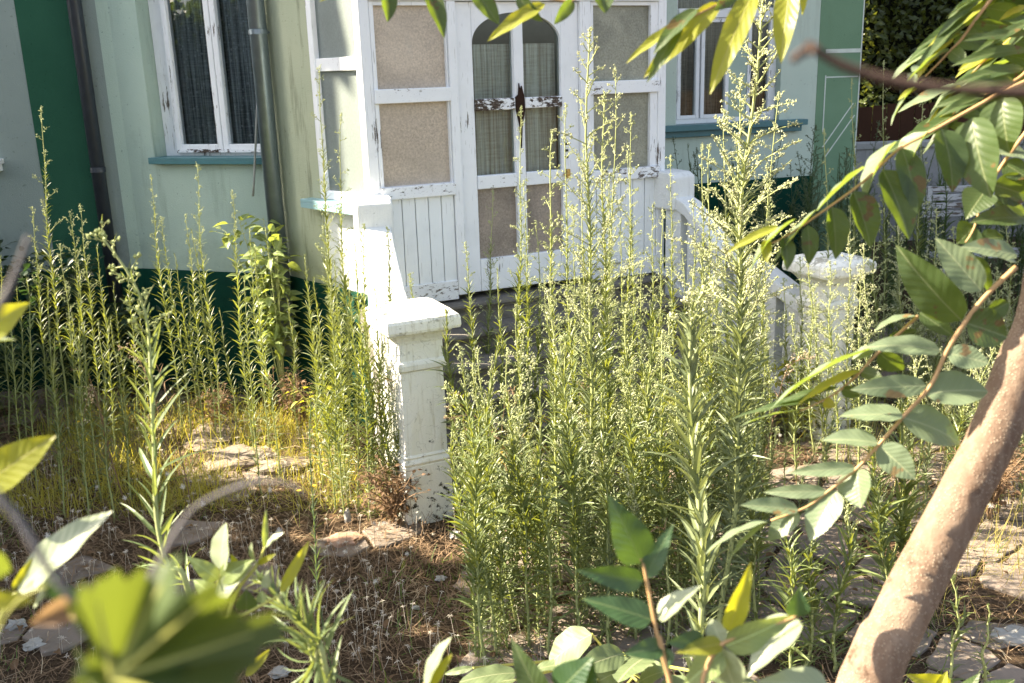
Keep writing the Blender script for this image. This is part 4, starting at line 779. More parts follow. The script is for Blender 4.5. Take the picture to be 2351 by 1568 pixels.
# upper limb carrying the hanging leaves above the frame
mb=MB(); mb.tube(smooth_path([at(2480,330,TD),at(2500,100,TD),at(2300,-200,1.45),at(1900,-170,1.5),at(1300,-160,1.5),at(800,-150,1.55)],6),[.036*(1-.75*i/30) for i in range(31)],12); mb.build('branch',BARK,tree,smooth=True)
def zc(k,ox,oy): return lambda x,y:(x*k+ox,y*k+oy)
ZH=zc(.2929,1722,287); ZB=zc(.4026,1664.5,516.5); Z8=zc(.3046,1779.5,1090.6); Z7=zc(.3046,1263,1090.6); ZE=zc(.3845,1951.5,0); Z2=zc(.4028,660,0); Z3=zc(.4028,1090.6,0); Z4=zc(.4028,1492.5,0)
def compound(rach,d,leaflets,r0=.0032,sub='leaflet'):
    mb=MB(); sp=smooth_path(poly(rach,d),4); mb.tube(sp,[r0*(1-.6*i/(len(sp)-1)) for i in range(len(sp))],8); rc=mb.build('compound_leaf',TWIG,tree,smooth=True)
    rl=random.Random(len(leaflets)*7+int(rach[0][0]))
    for q in leaflets:
        bp,tpp,wz,mat=q[0],q[1],q[2],q[3]; ex=q[4] if len(q)>4 else {}
        dd=d+rl.uniform(-.02,.02); hero_leaf(sub,mat,rc,bp,tpp,wz,d,dd+ex.get('dt',0),roll=ex.get('roll',rl.uniform(-25,25)),fold=ex.get('fold',rl.uniform(.15,.4)),sag=ex.get('sag',rl.uniform(.02,.08)),shape=ex.get('shape','lance'),rnd=rl)
G,PA,YE=L_AIL,L_AILP,L_YEL
hang=dict(roll=20,fold=.35)
compound([(2440,150),(2351,188),(2298,213),(2131,306),(2060,345),(1980,419),(1875,495),(1800,545),(1755,565)],1.38,[
 ((2232,270),(2276,455),105,G,hang),((2302,225),(2318,352),98,G,hang),(ZH(1500,30),ZH(1585,530),70,G,dict(roll=-35,fold=.3)),(ZH(1390,50),ZH(1235,395),60,PA,dict(roll=30)),(ZH(1190,180),ZH(1300,720),60,G,dict(roll=-30)),
 (ZH(1150,130),ZH(905,605),52,PA,dict(roll=35)),(ZH(1040,350),ZH(1245,900),76,G,dict(roll=-35,fold=.45)),(ZH(905,330),ZH(510,690),34,PA,dict(roll=45,fold=.3)),(ZH(810,520),ZH(945,960),66,G,dict(roll=-35,fold=.45)),(ZH(640,640),ZH(670,1055),55,G,dict(roll=-35,fold=.45)),
 (ZH(520,660),ZH(175,1110),32,PA,dict(roll=40)),(ZH(450,790),ZH(460,1095),40,G,dict(roll=-30)),(ZH(360,735),ZH(0,1150),30,PA,dict(roll=40)),(ZH(270,880),ZH(288,1140),34,G,dict(roll=-30)),(ZH(220,795),ZH(-190,1010),20,YE,dict(roll=30)),(ZH(130,900),ZH(130,1085),24,YE)])
compound([ZB(1660,240),ZB(1500,390),ZB(1380,540),ZB(1265,720),ZB(1170,920),ZB(1010,1100),ZB(870,1260),ZB(750,1390),ZB(600,1510),(1850,1165),(1770,1195)],1.34,[
 (ZB(1350,545),ZB(975,115),92,L_AIL,dict(roll=-15,fold=.2)),(ZB(1460,375),ZB(1200,75),74,PA,dict(roll=20)),(ZB(1665,170),ZB(1345,125),36,PA),(ZB(1230,715),ZB(790,700),44,PA,dict(fold=.15)),(ZB(1150,915),ZB(715,940),50,PA,dict(fold=.15)),(ZB(1140,965),ZB(1500,950),74,PA),
 (ZB(1020,1085),ZB(655,1090),40,PA),(ZB(1000,1095),ZB(1340,1245),66,PA),(ZB(875,1245),ZB(550,1230),42,PA),(ZB(880,1260),ZB(1085,1450),72,PA),(ZB(745,1385),ZB(365,1415),34,PA),((1969,1078),(1976,1166),78,PA),((1920,1126),(1859,1243),74,PA),((1898,1128),(1753,1130),34,PA),
 ((1833,1170),(1699,1160),36,PA),((1833,1174),(1763,1242),52,PA),((1761,1198),(1619,1273),26,PA,dict(roll=40)),((1756,1203),(1673,1287),26,PA,dict(roll=40)),(ZB(1375,560),ZB(1610,640),86,L_AIL),(ZB(1270,730),ZB(1510,790),56,PA),(ZB(1500,500),ZB(1620,440),40,L_AIL)],.0036)
compound([ZB(1100,520),ZB(860,740),ZB(780,830),ZB(665,935),ZB(560,1000),ZB(430,1060)],1.42,[
 (ZB(1090,520),ZB(850,610),30,PA,dict(roll=40)),(ZB(1110,500),ZB(1305,635),46,G),(ZB(930,650),ZB(1100,600),22,G),(ZB(880,730),ZB(1020,825),40,G),(ZB(850,720),ZB(725,765),26,PA),(ZB(860,700),ZB(250,1060),26,PA,dict(roll=45)),(ZB(775,830),ZB(410,1030),18,YE,dict(roll=45)),
 (ZB(775,840),ZB(895,865),30,G),(ZB(650,925),ZB(165,1080),14,G,dict(roll=50)),(ZB(665,930),ZB(770,975),28,G),(ZB(545,995),ZB(30,1110),13,G,dict(roll=50)),(ZB(560,1010),ZB(632,1035),26,YE),(ZB(430,1058),ZB(85,1150),15,PA,dict(roll=50))],.0026)
compound([ZH(2250,-60),ZH(2020,250),ZH(1840,540),ZH(1760,800),ZH(1690,920)],1.46,[
 (ZH(1840,520),ZH(1690,740),60,G,dict(shape='ovate')),(ZH(1760,790),ZH(1620,930),58,G,dict(shape='ovate')),(ZH(1890,585),ZH(2170,720),34,PA),(ZH(2160,730),ZH(1720,765),40,G,dict(roll=30)),(ZH(1905,465),ZH(2190,560),66,G),(ZH(2170,235),ZH(1935,225),34,PA),(ZH(1770,1030),ZH(1885,1325),28,G,dict(roll=-30)),(ZH(2090,1080),ZH(1655,985),36,PA,dict(roll=30)),(ZH(1800,900),ZH(1990,880),36,G),(ZH(1990,300),ZH(2180,420),50,G)],.003)
compound([ZE(900,-60),ZE(840,0),ZE(740,130),ZE(665,235),ZE(600,300),ZE(520,385),ZE(450,455)],1.5,[
 (ZE(750,-10),ZE(570,110),14,PA,dict(roll=45)),(ZE(770,10),ZE(505,242),15,G,dict(roll=50)),(ZE(740,60),ZE(430,390),18,G,dict(roll=50)),(ZE(700,140),ZE(370,430),20,G,dict(roll=45)),(ZE(620,230),ZE(380,500),20,YE,dict(roll=45)),(ZE(450,470),ZE(245,750),19,PA,dict(roll=40)),(ZE(600,300),ZE(330,500),19,PA,dict(roll=45)),(ZE(400,530),ZE(285,600),12,YE,dict(roll=45)),
 (ZE(600,305),ZE(700,375),34,G),(ZE(680,205),ZE(807,200),22,G),(ZE(735,140),ZE(945,155),28,G),(ZE(815,45),ZE(1039,75),34,G),(ZE(1060,35),ZE(890,125),14,YE,dict(roll=40)),(ZE(440,400),ZE(370,430),18,PA),(ZE(400,490),ZE(345,440),20,PA)],.003)
compound([ZE(1100,350),ZE(1039,440),ZE(960,495),ZE(870,545),ZE(800,570)],1.42,[
 (ZE(1060,200),ZE(680,243),17,G,dict(roll=40)),(ZE(1060,135),ZE(750,312),17,G,dict(roll=40)),(ZE(1060,300),ZE(605,395),24,G,dict(roll=30,sag=.1)),(ZE(1040,408),ZE(600,515),24,G,dict(roll=30,sag=.1)),(ZE(980,482),ZE(655,525),22,G,dict(roll=30,sag=.08)),(ZE(940,495),ZE(540,578),10,G,dict(roll=45)),(ZE(820,560),ZE(500,645),22,G,dict(roll=30,sag=.08)),(ZE(800,572),ZE(545,692),22,G,dict(roll=30))],.0026)
for dx,dy,dep,sc in ((70,-70,1.65,1.0),(150,30,1.75,1.0),(40,120,1.85,.9)):
    rr_=random.Random(int(dx+dy)); rp=[(2380+dx*.5,-60+dy),(2280+dx*.5,30+dy),(2200+dx*.4,110+dy),(2130+dx*.3,200+dy)]; lf=[]
    for k in range(9):
        t=k/9; bx=2360+dx*.45-230*t; by=-30+dy+220*t
        lf.append(((bx,by),(bx-rr_.uniform(110,170)*sc,by+rr_.uniform(60,150)),rr_.uniform(18,34),(G,PA,YE)[rr_.choice((0,0,1,2))],dict(roll=rr_.uniform(20,55)))); lf.append(((bx,by),(bx+rr_.uniform(60,130)*sc,by+rr_.uniform(0,70)),rr_.uniform(22,40),G))
    compound(rp,dep,lf,.0028)
compound([(800,-60),(900,-35),(1100,-28),(1300,3),(1316,0),(1420,-40)],1.3,[
 ((885,-25),(890,51),36,G,dict(roll=-30,fold=.5)),((975,-30),(1020,88),40,G,dict(roll=-30,fold=.5)),((1085,-30),(1146,57),46,G,dict(roll=-20,fold=.3)),((1252,8),(1118,96),32,YE,dict(roll=30)),((1316,0),(1272,56),26,G),((1381,-20),(1389,31),40,G),((1187,-10),(1246,50),32,G),((840,-30),(733,4),14,YE,dict(roll=40))],.003)
compound([(1980,-70),(1850,-45),(1750,-30),(1654,8),(1566,50)],1.22,[
 ((1654,5),(1477,179),50,YE,dict(roll=15,sag=.04)),((1566,52),(1437,146),22,YE,dict(roll=35)),((1566,50),(1485,190),32,G),((1600,20),(1500,125),30,G,dict(roll=35)),((1734,-30),(1629,218),56,YE,dict(roll=10)),((1815,-40),(1793,146),52,YE,dict(roll=10)),((1840,-60),(1842,35),22,YE),((1690,-20),(1640,25),30,G)],.003)
# ------------------------------------------------------------------ near saplings and leaves
def down(p): return [V((p.x,p.y,0)),V((p.x,p.y,p.z*.5)),V((p.x,p.y,p.z-.5)),V((p.x,p.y,p.z-.15)),V((p.x,p.y,p.z-.05))]
def sapling(label,stems,leaves,d,stm=TWIG,r0=.003,name='sapling',shape='ovate'):
    b=at(*stems[0][0],d); root=tag(empty(name,(b.x,b.y,0)),label,'sapling'); rl=random.Random(len(leaves))
    for i,s in enumerate(stems):
        pp=poly(s,d)
        if i==0: pp=down(pp[0])+pp
        sp=smooth_path(pp,4); mb=MB(); mb.tube(sp,[r0*(1-.5*k/(len(sp)-1)) for k in range(len(sp))],8); mb.build('stem',stm,root,smooth=True)
    for q in leaves:
        ex=q[4] if len(q)>4 else {}
        hero_leaf('leaf',q[3],root,q[0],q[1],q[2],d,d+ex.get('dt',rl.uniform(-.02,.02)),roll=ex.get('roll',rl.uniform(-20,20)),fold=ex.get('fold',rl.uniform(.1,.3)),sag=ex.get('sag',.04),shape=ex.get('shape',shape),rnd=rl)
    return root
sapling('near sapling with dark glossy and pale leaves at the bottom right of centre',[[(1560,1640),(1530,1540),(1505,1440),(1478,1300),(1468,1285)],[(1600,1640),(1620,1540),(1662,1475),(1760,1440),(1830,1415)],[(1545,1600),(1515,1460)]],[
 (Z7(690,660),Z7(440,150),78,L_DARK,dict(roll=10)),(Z7(715,770),Z7(930,365),44,L_DARK),(Z7(700,800),Z7(190,715),52,L_DARK),(Z7(770,1090),Z7(235,930),60,L_DARK),(Z7(815,1085),Z7(1140,835),38,L_PALE),(Z7(850,1300),Z7(550,1350),44,L_DARK),(Z7(1160,1250),Z7(880,1260),42,L_DARK),
 (Z7(1300,1270),Z7(945,1340),36,L_YEL),(Z7(1320,1290),Z7(1840,1055),60,L_SHRUB,dict(roll=20)),(Z7(1340,1180),Z7(1515,655),42,L_YEL,dict(roll=20)),(Z7(1290,1265),Z7(1215,1085),48,L_PALE,dict(shape='round')),(Z7(1300,1300),Z7(1385,1590),72,L_PALE,dict(shape='round')),(Z7(1860,1075),Z7(1490,1525),70,L_PALE),(Z7(1860,1060),Z7(1875,850),44,L_DARK),
 (Z7(60,1640),Z7(325,1370),66,L_DARK),(Z7(1300,1330),Z7(1000,1600),60,L_SHRUB),(Z7(2100,1600),Z7(1560,1560),60,L_PALE),(Z7(900,1310),Z7(850,1500),30,L_DARK)],.95)
sapling('yellow green upright leaf pair at the bottom edge left of centre',[[(960,1680),(965,1600),(975,1570)]],[((975,1575),(1036,1463),30,L_PALE,dict(shape='lance')),((985,1575),(1038,1500),22,L_YEL,dict(shape='lance')),((1250,1620),(1174,1466),62,L_AIL,dict(shape='ovate')),((1330,1610),(1362,1508),60,L_DARK,dict(shape='ovate'))],.95)
Z5=zc(.3174,0,1090.6); Z0=zc(.3662,0,574)
sapling('pale leaved sapling with a branching tip at the lower left',[[(470,1640),(490,1450),Z5(1540,900),Z5(1600,700),Z5(1605,640)],[(500,1500),Z5(1700,870),Z5(1860,650),Z5(1915,520)],[(530,1420),Z5(1780,1000),Z5(2030,865)]],[
 (Z5(1600,690),Z5(1638,345),40,L_PALE,dict(shape='lance')),(Z5(1575,750),Z5(1350,590),36,L_SHRUB),(Z5(1595,750),Z5(1835,610),32,L_SHRUB),(Z5(1550,860),Z5(1400,760),34,L_SHRUB),(Z5(1530,925),Z5(1835,645),36,L_PALE),(Z5(1862,655),Z5(1822,485),22,L_PALE),(Z5(1865,645),Z5(1998,568),11,L_YEL,dict(shape='lance')),(Z5(1915,525),Z5(1925,245),13,L_SHRUB,dict(shape='lance')),(Z5(1920,530),Z5(2055,417),16,L_PALE,dict(shape='lance')),
 (Z5(2030,850),Z5(2238,475),26,L_YEL,dict(shape='lance')),(Z5(1785,975),Z5(1780,825),38,L_AIL),(Z5(1900,925),Z5(1890,835),22,L_SHRUB),(Z5(1780,1455),Z5(1955,1258),22,L_YEL,dict(shape='lance')),(Z5(1770,1350),Z5(1850,1262),18,L_YEL),(Z5(1700,640),Z5(1670,570),10,L_YEL),(Z5(1930,820),Z5(1940,690),20,L_PALE)],1.15,STALK,.0026)
sapling('near twig with large pale and yellow leaves at the left edge',[[(-60,1700),(-30,1500),(20,1380),Z5(130,850)],[(-60,1500),(-40,1000),(-25,800)]],[
 (Z5(130,840),Z5(812,262),62,L_PALE,dict(shape='lance',roll=10)),(Z5(90,830),Z5(248,588),16,L_YEL,dict(shape='lance')),(Z5(440,735),Z5(150,850),36,L_PALE),(Z5(440,740),Z5(240,965),26,L_PALE,dict(shape='lance')),(Z0(-120,520),Z0(188,330),66,L_YEL,dict(roll=-15)),(Z0(-120,600),Z0(105,565),40,L_PALE),(Z0(-140,1500),Z0(352,1162),74,L_YEL,dict(shape='lance'))],.85,STALK,.003)
sapling('blurred near vine shoot at the lower left corner',[[(-60,1620),(-20,1480),(40,1380),(110,1345)]],[
 (Z5(-120,900),Z5(270,905),40,L_YEL),(Z5(330,820),Z5(590,870),34,L_SHD),(Z5(-160,640),Z5(80,690),46,L_GRAPE),(Z5(600,900),Z5(215,1080),60,L_DEAD,dict(shape='ovate',fold=.6)),(Z5(520,960),Z5(720,980),30,L_DEAD,dict(shape='round'))],.42,STALK,.001)
def vine_leaf2(parent,c,d,rays,mat):
    rays=sorted(rays); mb=MB(); o=at(c[0],c[1],d); vs=[];uv=[]; prof=[]; m=len(rays)
    for k in range(m):
        (a0,r0),(a1,r1)=rays[k],rays[(k+1)%m]; a1+=360 if k==m-1 else 0
        for t in range(6):
            f=t/6; e=(1-math.cos(f*math.pi))/2; rad_=r0+(r1-r0)*e; rad_*=1+.07*((t*2+k)%3-1); prof.append((math.radians(a0+(a1-a0)*f),rad_))
    n=len(prof)
    for ring in (0,.3,.6,.85,1.0):
        for a,rr0 in prof:
            r=rr0/F*d*ring; x,y=r*math.cos(a),r*math.sin(a); zz=.012*ring*math.sin(6*a)+.05*x*ring; vs.append(o+rt*x+up*y+fw*zz); uv.append((.5+.5*ring*math.sin(a),.5+.5*ring*math.cos(a)))
    mb.add(vs,[(k*n+i,k*n+(i+1)%n,(k+1)*n+(i+1)%n,(k+1)*n+i) for k in range(4) for i in range(n)],uv); lf=mb.build('leaf',mat,parent,smooth=True)
    for a,rr0 in rays[::2]:
        if rr0<190: continue
        L=rr0/F*d*.9; a=math.radians(a); p=[o+(rt*math.cos(a)+up*math.sin(a))*L*t+fw*(.012*t*math.sin(6*a)+.05*L*t*math.cos(a)*t-.0012) for t in (0,.3,.6,.9)]; mv=MB(); mv.tube(p,[.0011,.0009,.0006,.0003],5); mv.build('vein',STALK,lf)
# vine leaf (palmate)
def vine_leaf(parent,c,tipdir_px,scale,d,rot,mat,name='leaf',tilt=0):
    n=96; mb=MB(); vs=[];uv=[]; o=at(c[0],c[1],d)
    rr_,uu=rt,up
    for ring in (0,.25,.5,.75,1.0):
        for i in range(n):
            a=2*math.pi*i/n; lob=.50+.42*abs(math.cos(2.5*(a)))**.6+.12*math.cos(a); lob*=(1-.55*math.exp(-((a-math.pi)/.28)**2)); lob+=.045*((i*5)%12/12)*1
            r=scale/F*d*lob*ring; x=r*math.cos(a+rot); y=r*math.sin(a+rot); zz=.10*r*math.sin(5*a+1)+.3*r*r/(scale/F*d)
            vs.append(o+rr_*x+uu*y+fw*(zz+tilt*y)); uv.append((.5+.5*ring*math.sin(a),.5+.5*ring*math.cos(a)))
    fs=[(k*n+i,k*n+(i+1)%n,(k+1)*n+(i+1)%n,(k+1)*n+i) for k in range(4) for i in range(n)]
    mb.add(vs,fs,uv); lf=mb.build(name,mat,parent,smooth=True)
    for k in range(5):
        a=rot+(k-2)*1.256*.98; L=scale/F*d*(.86 if k==2 else .75); mv=MB(); mv.tube([o-fw*.001,o+(rr_*math.cos(a)+uu*math.sin(a))*L*.5-fw*.0005,o+(rr_*math.cos(a)+uu*math.sin(a))*L+fw*.004],[.0009,.0006,.0002],5); mv.build('vein',STALK,lf)
    return lf
vn=tag(empty('grapevine',(at(300,1568,.45).x,at(300,1568,.45).y,0)),'blurred grapevine shoot with a big jagged leaf at the bottom left','vine')
mb=MB(); q=poly([(-40,1090),(0,1145),(48,1200),(105,1297),(165,1376),(219,1455),(263,1535),(270,1640)],.30); q+=down(q[-1])[::-1]; mb.tube(smooth_path(q,4),.0013,8); mb.build('stem',TWG,vn,smooth=True)
vine_leaf2(vn,(262,1555),.29,[(-60,210),(-35,330),(-12,360),(0,300),(14,375),(28,290),(40,365),(52,270),(64,285),(78,225),(95,235),(108,200),(118,120),(150,60),(200,40),(250,60),(285,120)],L_GRAPE)
vine_leaf2(vn,(300,1700),.30,[(60,250),(80,150),(100,230),(115,200),(130,235),(150,160),(175,140),(220,60),(300,60),(350,80),(30,120)],L_GRAPE)
def twig(name,pts,d,r,mat,label,tail=None):
    b=at(pts[0][0],pts[0][1],d); root=tag(empty(name,b),label,'twig'); pp=poly(pts,d); 
    if tail: pp.append(tail)
    sp=smooth_path(pp,5); mb=MB(); mb.tube(sp,[r*(1-.45*i/(len(sp)-1))*(1+.25*noise.noise(sp[i]*60)) for i in range(len(sp))],9); mb.build('stem',mat,root,smooth=True); return root
twig('arching_twig',[(300,1420),(343,1325),(381,1262),(428,1186),(476,1148),(571,1110),(651,1108),(700,1135)],.38,.0012,TWG,'blurred grey arching tendril over the dry ground at the lower left')
twig('grey_twig',[(-60,800),(0,700),(30,640),(65,545)],.33,.0016,TWG,'blurred grey twig end at the left edge')
tq=twig('bare_twig',[(2500,225),(2351,213),(2200,205),(2080,192),(1960,160),(1900,132),(1860,112),(1820,138)],.33,.0026,TWB,'blurred dark brown bare twig crossing the top right corner')
mb=MB(); mb.tube(poly([(1868,118),(1850,98)],.33),[.0029,.0015],8); mb.build('bud_scar',TWB,tq)
# low broad leaved plant at bottom centre
Z6=zc(.3174,689,1090.6)
bl=[(Z6(2110,1150),Z6(1800,1370),66,),(Z6(2340,1290),Z6(2020,1400),54),(Z6(1570,1430),Z6(1150,1500),40),(Z6(1250,1395),Z6(1045,1440),16),(Z6(2380,1390),Z6(2110,1520),56),(Z6(1700,1410),Z6(2000,1370),24),(Z6(1250,1560),Z6(1560,1480),40),(Z6(2150,1480),Z6(1850,1560),50),(Z6(2500,1320),Z6(2300,1500),50),(Z6(2450,1500),Z6(2650,1420),44),(Z6(2600,1560),Z6(2850,1500),40),(Z6(2950,1440),Z6(3150,1500),36),(Z6(3300,1500),Z6(3080,1560),40)]
root=tag(empty('broad_leaved_plant',gnd(1400,1620)),'low plant with large pale crinkled leaves at the bottom centre','plant'); rl=random.Random(6)
mb=MB(); gg=gnd(1400,1620)
for q in bl:
    e=at(q[0][0],q[0][1],2.3); mb.tube([gg,gg.lerp(e,.5)+V((0,0,.12)),e],[.006,.005,.003],5)
mb.build('stem',STALK,root)
for q in bl: hero_leaf('leaf',L_BROAD,root,q[0],q[1],q[2],2.3,2.3+rl.uniform(-.1,.05),roll=rl.uniform(-30,10),fold=.15,sag=.06,shape='round',rnd=rl,wav=.02)
sapling('small yellow jagged leaved plant under the leaning trunk at the bottom',[[(2150,1640),(2150,1590)]],[((2180,1580),(2080,1548),40,L_YEL),((2150,1600),(2175,1540),30,L_YEL),((2250,1610),(2330,1560),44,L_AIL),((2200,1620),(2250,1545),40,L_AIL)],1.8)
# ------------------------------------------------------------------ ground stuff
def litter(name,n,xr,yr,mat,lmin,lmax,seed,dens,wd=.0022,up_=.5,curl=.5):
    r=random.Random(seed); mb=MB(); c=0
    while c<n:
        x=r.uniform(*xr); y=r.uniform(*yr)
        if r.random()>dens(x,y): continue
        rr=V((x,y,0))-NO
        if -.33<rr.dot(D)<3.1 and rr.dot(N)<.0 : continue
        c+=1; b=V((x,y,gz(x,y)-.02)); L=r.uniform(lmin,lmax); g=r.uniform(0,6.28); el=r.uniform(0,1)*up_*1.57; d=V((math.cos(g)*math.cos(el),math.sin(g)*math.cos(el),math.sin(el))); s=V((-d.y,d.x,0)); s=s.normalized() if s.length>1e-3 else V((1,0,0))
        p=b; vs=[]; w_=wd*r.uniform(.6,1.4); k=4
        for i in range(k+1):
            vs+= [p-s*w_*(1-.6*i/k)*.5,p+s*w_*(1-.6*i/k)*.5]; d=(d+V((r.uniform(-1,1),r.uniform(-1,1),r.uniform(-1,.3)))*curl*.4).normalized(); p=p+d*L/k; p.z=max(p.z,gz(p.x,p.y)-.018)
        mb.add(vs,[(2*i,2*i+1,2*i+3,2*i+2) for i in range(k)],[(0,i/k/1) if j==0 else (1,i/k) for i in range(k+1) for j in (0,1)])
    return tag(mb.build(name,mat),kind='stuff')
def nz2(x,y,s,o=0): return noise.noise(V((x*s,y*s,o)))
leftd=lambda x,y: (1.0 if x<-.2 else .5 if x<.4 else .38)*max(0,.7+1.2*nz2(x,y,1.3))
tag(litter('dry_grass',42000,(-5,6.5),(3.2,9.5),STRAW,.05,.20,1,leftd,.0042,.55),'brown dry grass and litter over the paving','dry grass')
tag(litter('pale_straw',7000,(-5,6.5),(3.2,8.5),STRAWL,.03,.14,2,lambda x,y:max(0,.4+1.2*nz2(x,y,1.7,5)),.003,.45),'pale dry straws on the paving','straw')
tag(litter('low_herbs',14000,(-5,6.5),(3.2,9.5),HERB,.03,.12,3,lambda x,y:max(0,.15+1.6*nz2(x,y,1.1,9))+(.5 if y>6.2 and x<-.8 else 0)+(.35 if x>0 and y<5.6 and x<1.4 else 0),.006,.9,.4),'small green herbs between the stones','ground cover')
tag(litter('yellow_grass',6000,(-3.6,-.5),(5.6,7.6),leafm('sunny_yellow_grass',(.36,.34,.08),(.66,.58,.05),None,.45,.6,False),.06,.30,5,lambda x,y:max(0,.5+nz2(x,y,1.5,2)),.005,.95,.3),'sunlit yellow grass at the foot of the left weeds','grass')
tag(litter('tawny_grass',4500,(1.9,5.5),(4.0,7.8),leafm('tawny_grass_blade',(.34,.29,.09),(.5,.42,.07),None,.4,.6,False),.05,.35,6,lambda x,y:max(0,.35+nz2(x,y,1.2,7)),.004,.95,.3),'tawny grass behind the leaning trunk','grass')
# fallen leaves, star shaped dry calyxes
r=random.Random(12); mb=MB(); mc=MB()
for i in range(420):
    x,y=r.uniform(-3.2,4.5),r.uniform(3.5,7.5); b=V((x,y,gz(x,y)+.005)); g=r.uniform(0,6.28); L=r.uniform(.03,.07); blade(mb,b,b+V((math.cos(g)*L,math.sin(g)*L,r.uniform(0,.02))),L*.5,V((r.gauss(0,.5),r.gauss(0,.5),1)),.3,.15,5,'ovate')
for i in range(2600):
    x,y=r.uniform(-3.4,.8),r.uniform(3.5,6.9)
    if r.random()>.4+nz2(x,y,1.6,4)*1.2: continue
    h=r.uniform(.02,.2); b=V((x,y,gz(x,y)-.02)); t=b+V((r.uniform(-.03,.03),r.uniform(-.03,.03),h)); mc.tube([b,t],.0009,3,False)
    for k in range(8):
        g=k*.785+r.random()*.3; d=V((math.cos(g),math.sin(g),r.uniform(-.5,.5))).normalized(); blade(mc,t,t+d*r.uniform(.012,.022),.0045,V((0,0,1)),.1,.1,2,'strap')
tag(mb.build('fallen_leaves',L_DEAD),'curled brown fallen leaves on the stones','dead leaves',kind='stuff')
tag(mc.build('dry_calyxes',simple('pale_star_calyx',(.55,.50,.42),.9)),'pale star shaped dry flower cups over the litter','dry flowers',kind='stuff')
# dandelion clocks and yellow flowers
def clock(loc,h,rr,seed):
    r=random.Random(seed); root=empty('seed_clock',loc); tag(root,'white seed clock standing in the dry litter','seed head','white seed clocks in the dry litter')
    ms=MB(); ms.tube([V((0,0,0)),V((.01,0,h*.6)),V((.015,0,h))],.0012,4); ms.build('stem',STRAW,root,local=(0,0,0)); mb=MB(); c=V((.015,0,h))
    for i in range(70):
        d=V((r.gauss(0,1),r.gauss(0,1),r.gauss(0,1))).normalized(); e=c+d*rr; mb.tube([c,e],.0003,3,False); s=d.orthogonal().normalized()
        for k in range(4): q=Matrix.Rotation(k*1.57,3,d)@s; blade(mb,e,e+(q+d*.5).normalized()*rr*.35,.0014,d,0,0,1,'strap')
    mb.build('seed_ball',WHITEF,root,local=(0,0,0)); return root
cps=[(350,1340),(120,1280),(130,1065),(870,1375),(488,1110),(430,1150),(657,1305),(585,1110),(775,1175),(20,1260),(840,1175),(920,1170),(905,1160),(887,1205),(1000,1150),(760,1110),(985,1130),(950,1185),(800,1290),(700,1400),(560,1350),(480,1200),(300,1160),(250,1090),(860,1230),(930,1290),(640,1180),(2280,1195),(2310,1160),(2250,1215),(1755,1005),(1790,1010),(870,1110),(730,1060),(745,1040),(760,1075),(400,1120),(205,1150)]
ck=clock((0,0,0),.16,.014,1); 
for i,(x,y) in enumerate(cps):
    o=ck if i==0 else copy_tree(ck); g=gnd(x,y+25); o.location=(g.x,g.y,gz(g.x,g.y)-.03); rr=r.uniform(.8,1.35); o.scale=(rr,rr,rr*r.uniform(.7,1.5)); o.rotation_euler=(r.uniform(-.2,.2),r.uniform(-.2,.2),r.uniform(0,6))
yf=empty('yellow_flower',(0,0,0)); tag(yf,'small yellow flower head among the weeds','flower','small yellow flowers among the weeds')
ms=MB(); ms.tube([V((0,0,0)),V((.01,0,.18))],.0015,4); ms.build('stem',STALK,yf,local=(0,0,0)); mb=MB()
for k in range(14): g=k*.45; blade(mb,V((.01,0,.18)),V((.01+.012*math.cos(g),.012*math.sin(g),.186)),.005,V((0,0,1)),0,0,2,'strap')
mb.build('petals',YELF,yf,local=(0,0,0))
for i,(x,y) in enumerate([(208,865),(322,830),(722,1128),(688,1140),(185,968),(775,1100),(1935,1000)]):
    o=yf if i==0 else copy_tree(yf); g=gnd(x,y+70); o.location=(g.x,g.y,.0); o.scale=(1.5,1.5,1.3)
# rubble
def rock(name,loc,sx,sy,sz,mat,label,seed,cat='stone',group=None):
    mb=MB(); vs=[];fs=[]; n,m=14,7
    for j in range(m+1):
        for i in range(n):
            a=2*math.pi*i/n; b=math.pi*j/m-math.pi/2; q=V((math.cos(a)*math.cos(b),math.sin(a)*math.cos(b),math.sin(b))); k=1+.5*noise.noise(q*1.9+V((seed,0,0)))+.2*noise.noise(q*5+V((seed,0,0))); vs.append(V((q.x*sx*k,q.y*sy*k,max(-.3,min(.75,q.z))*sz*k)))
    for j in range(m):
        for i in range(n): fs.append((j*n+i,j*n+(i+1)%n,(j+1)*n+(i+1)%n,(j+1)*n+i))
    mb.add(vs,fs); o=mb.build(name,mat,local=(0,0,0)); o.location=loc; tag(o,label,cat,group); return o
for i,(x,y,sx,sz,mt,lb) in enumerate([(792,1236,.10,.03,TERRA,'flat round reddish stone in the litter left of the pillar'),(797,1190,.022,.07,CHIP,'upright pale stone behind the flat round stone'),(1045,1222,.035,.03,CHIP,'white rubble lump right of the pillar foot'),(1012,1328,.03,.015,CHIP,'small white chips on a slab left of the thicket'),(1152,1375,.06,.05,CHIP,'pale angular rock among the thicket stems at the front'),(955,1398,.02,.01,CHIP,'tiny white chip on the front litter'),(38,1435,.05,.03,CHIP,'pale broken stone at the lower left corner'),(640,1545,.05,.02,CHIP,'white flat chip at the bottom edge'),(2330,1455,.10,.04,CHIP,'white mottled stone at the right edge'),(75,1480,.05,.02,CHIP,'white broken piece near the lower left leaves'),(220,1405,.05,.02,STEP,'grey stone fragment behind the lower left twig')]):
    g=gnd(x,y); rock('rubble_stone',(g.x,g.y,gz(g.x,g.y)-.0),sx,sx*.8,sz,mt,lb,i*3.3)
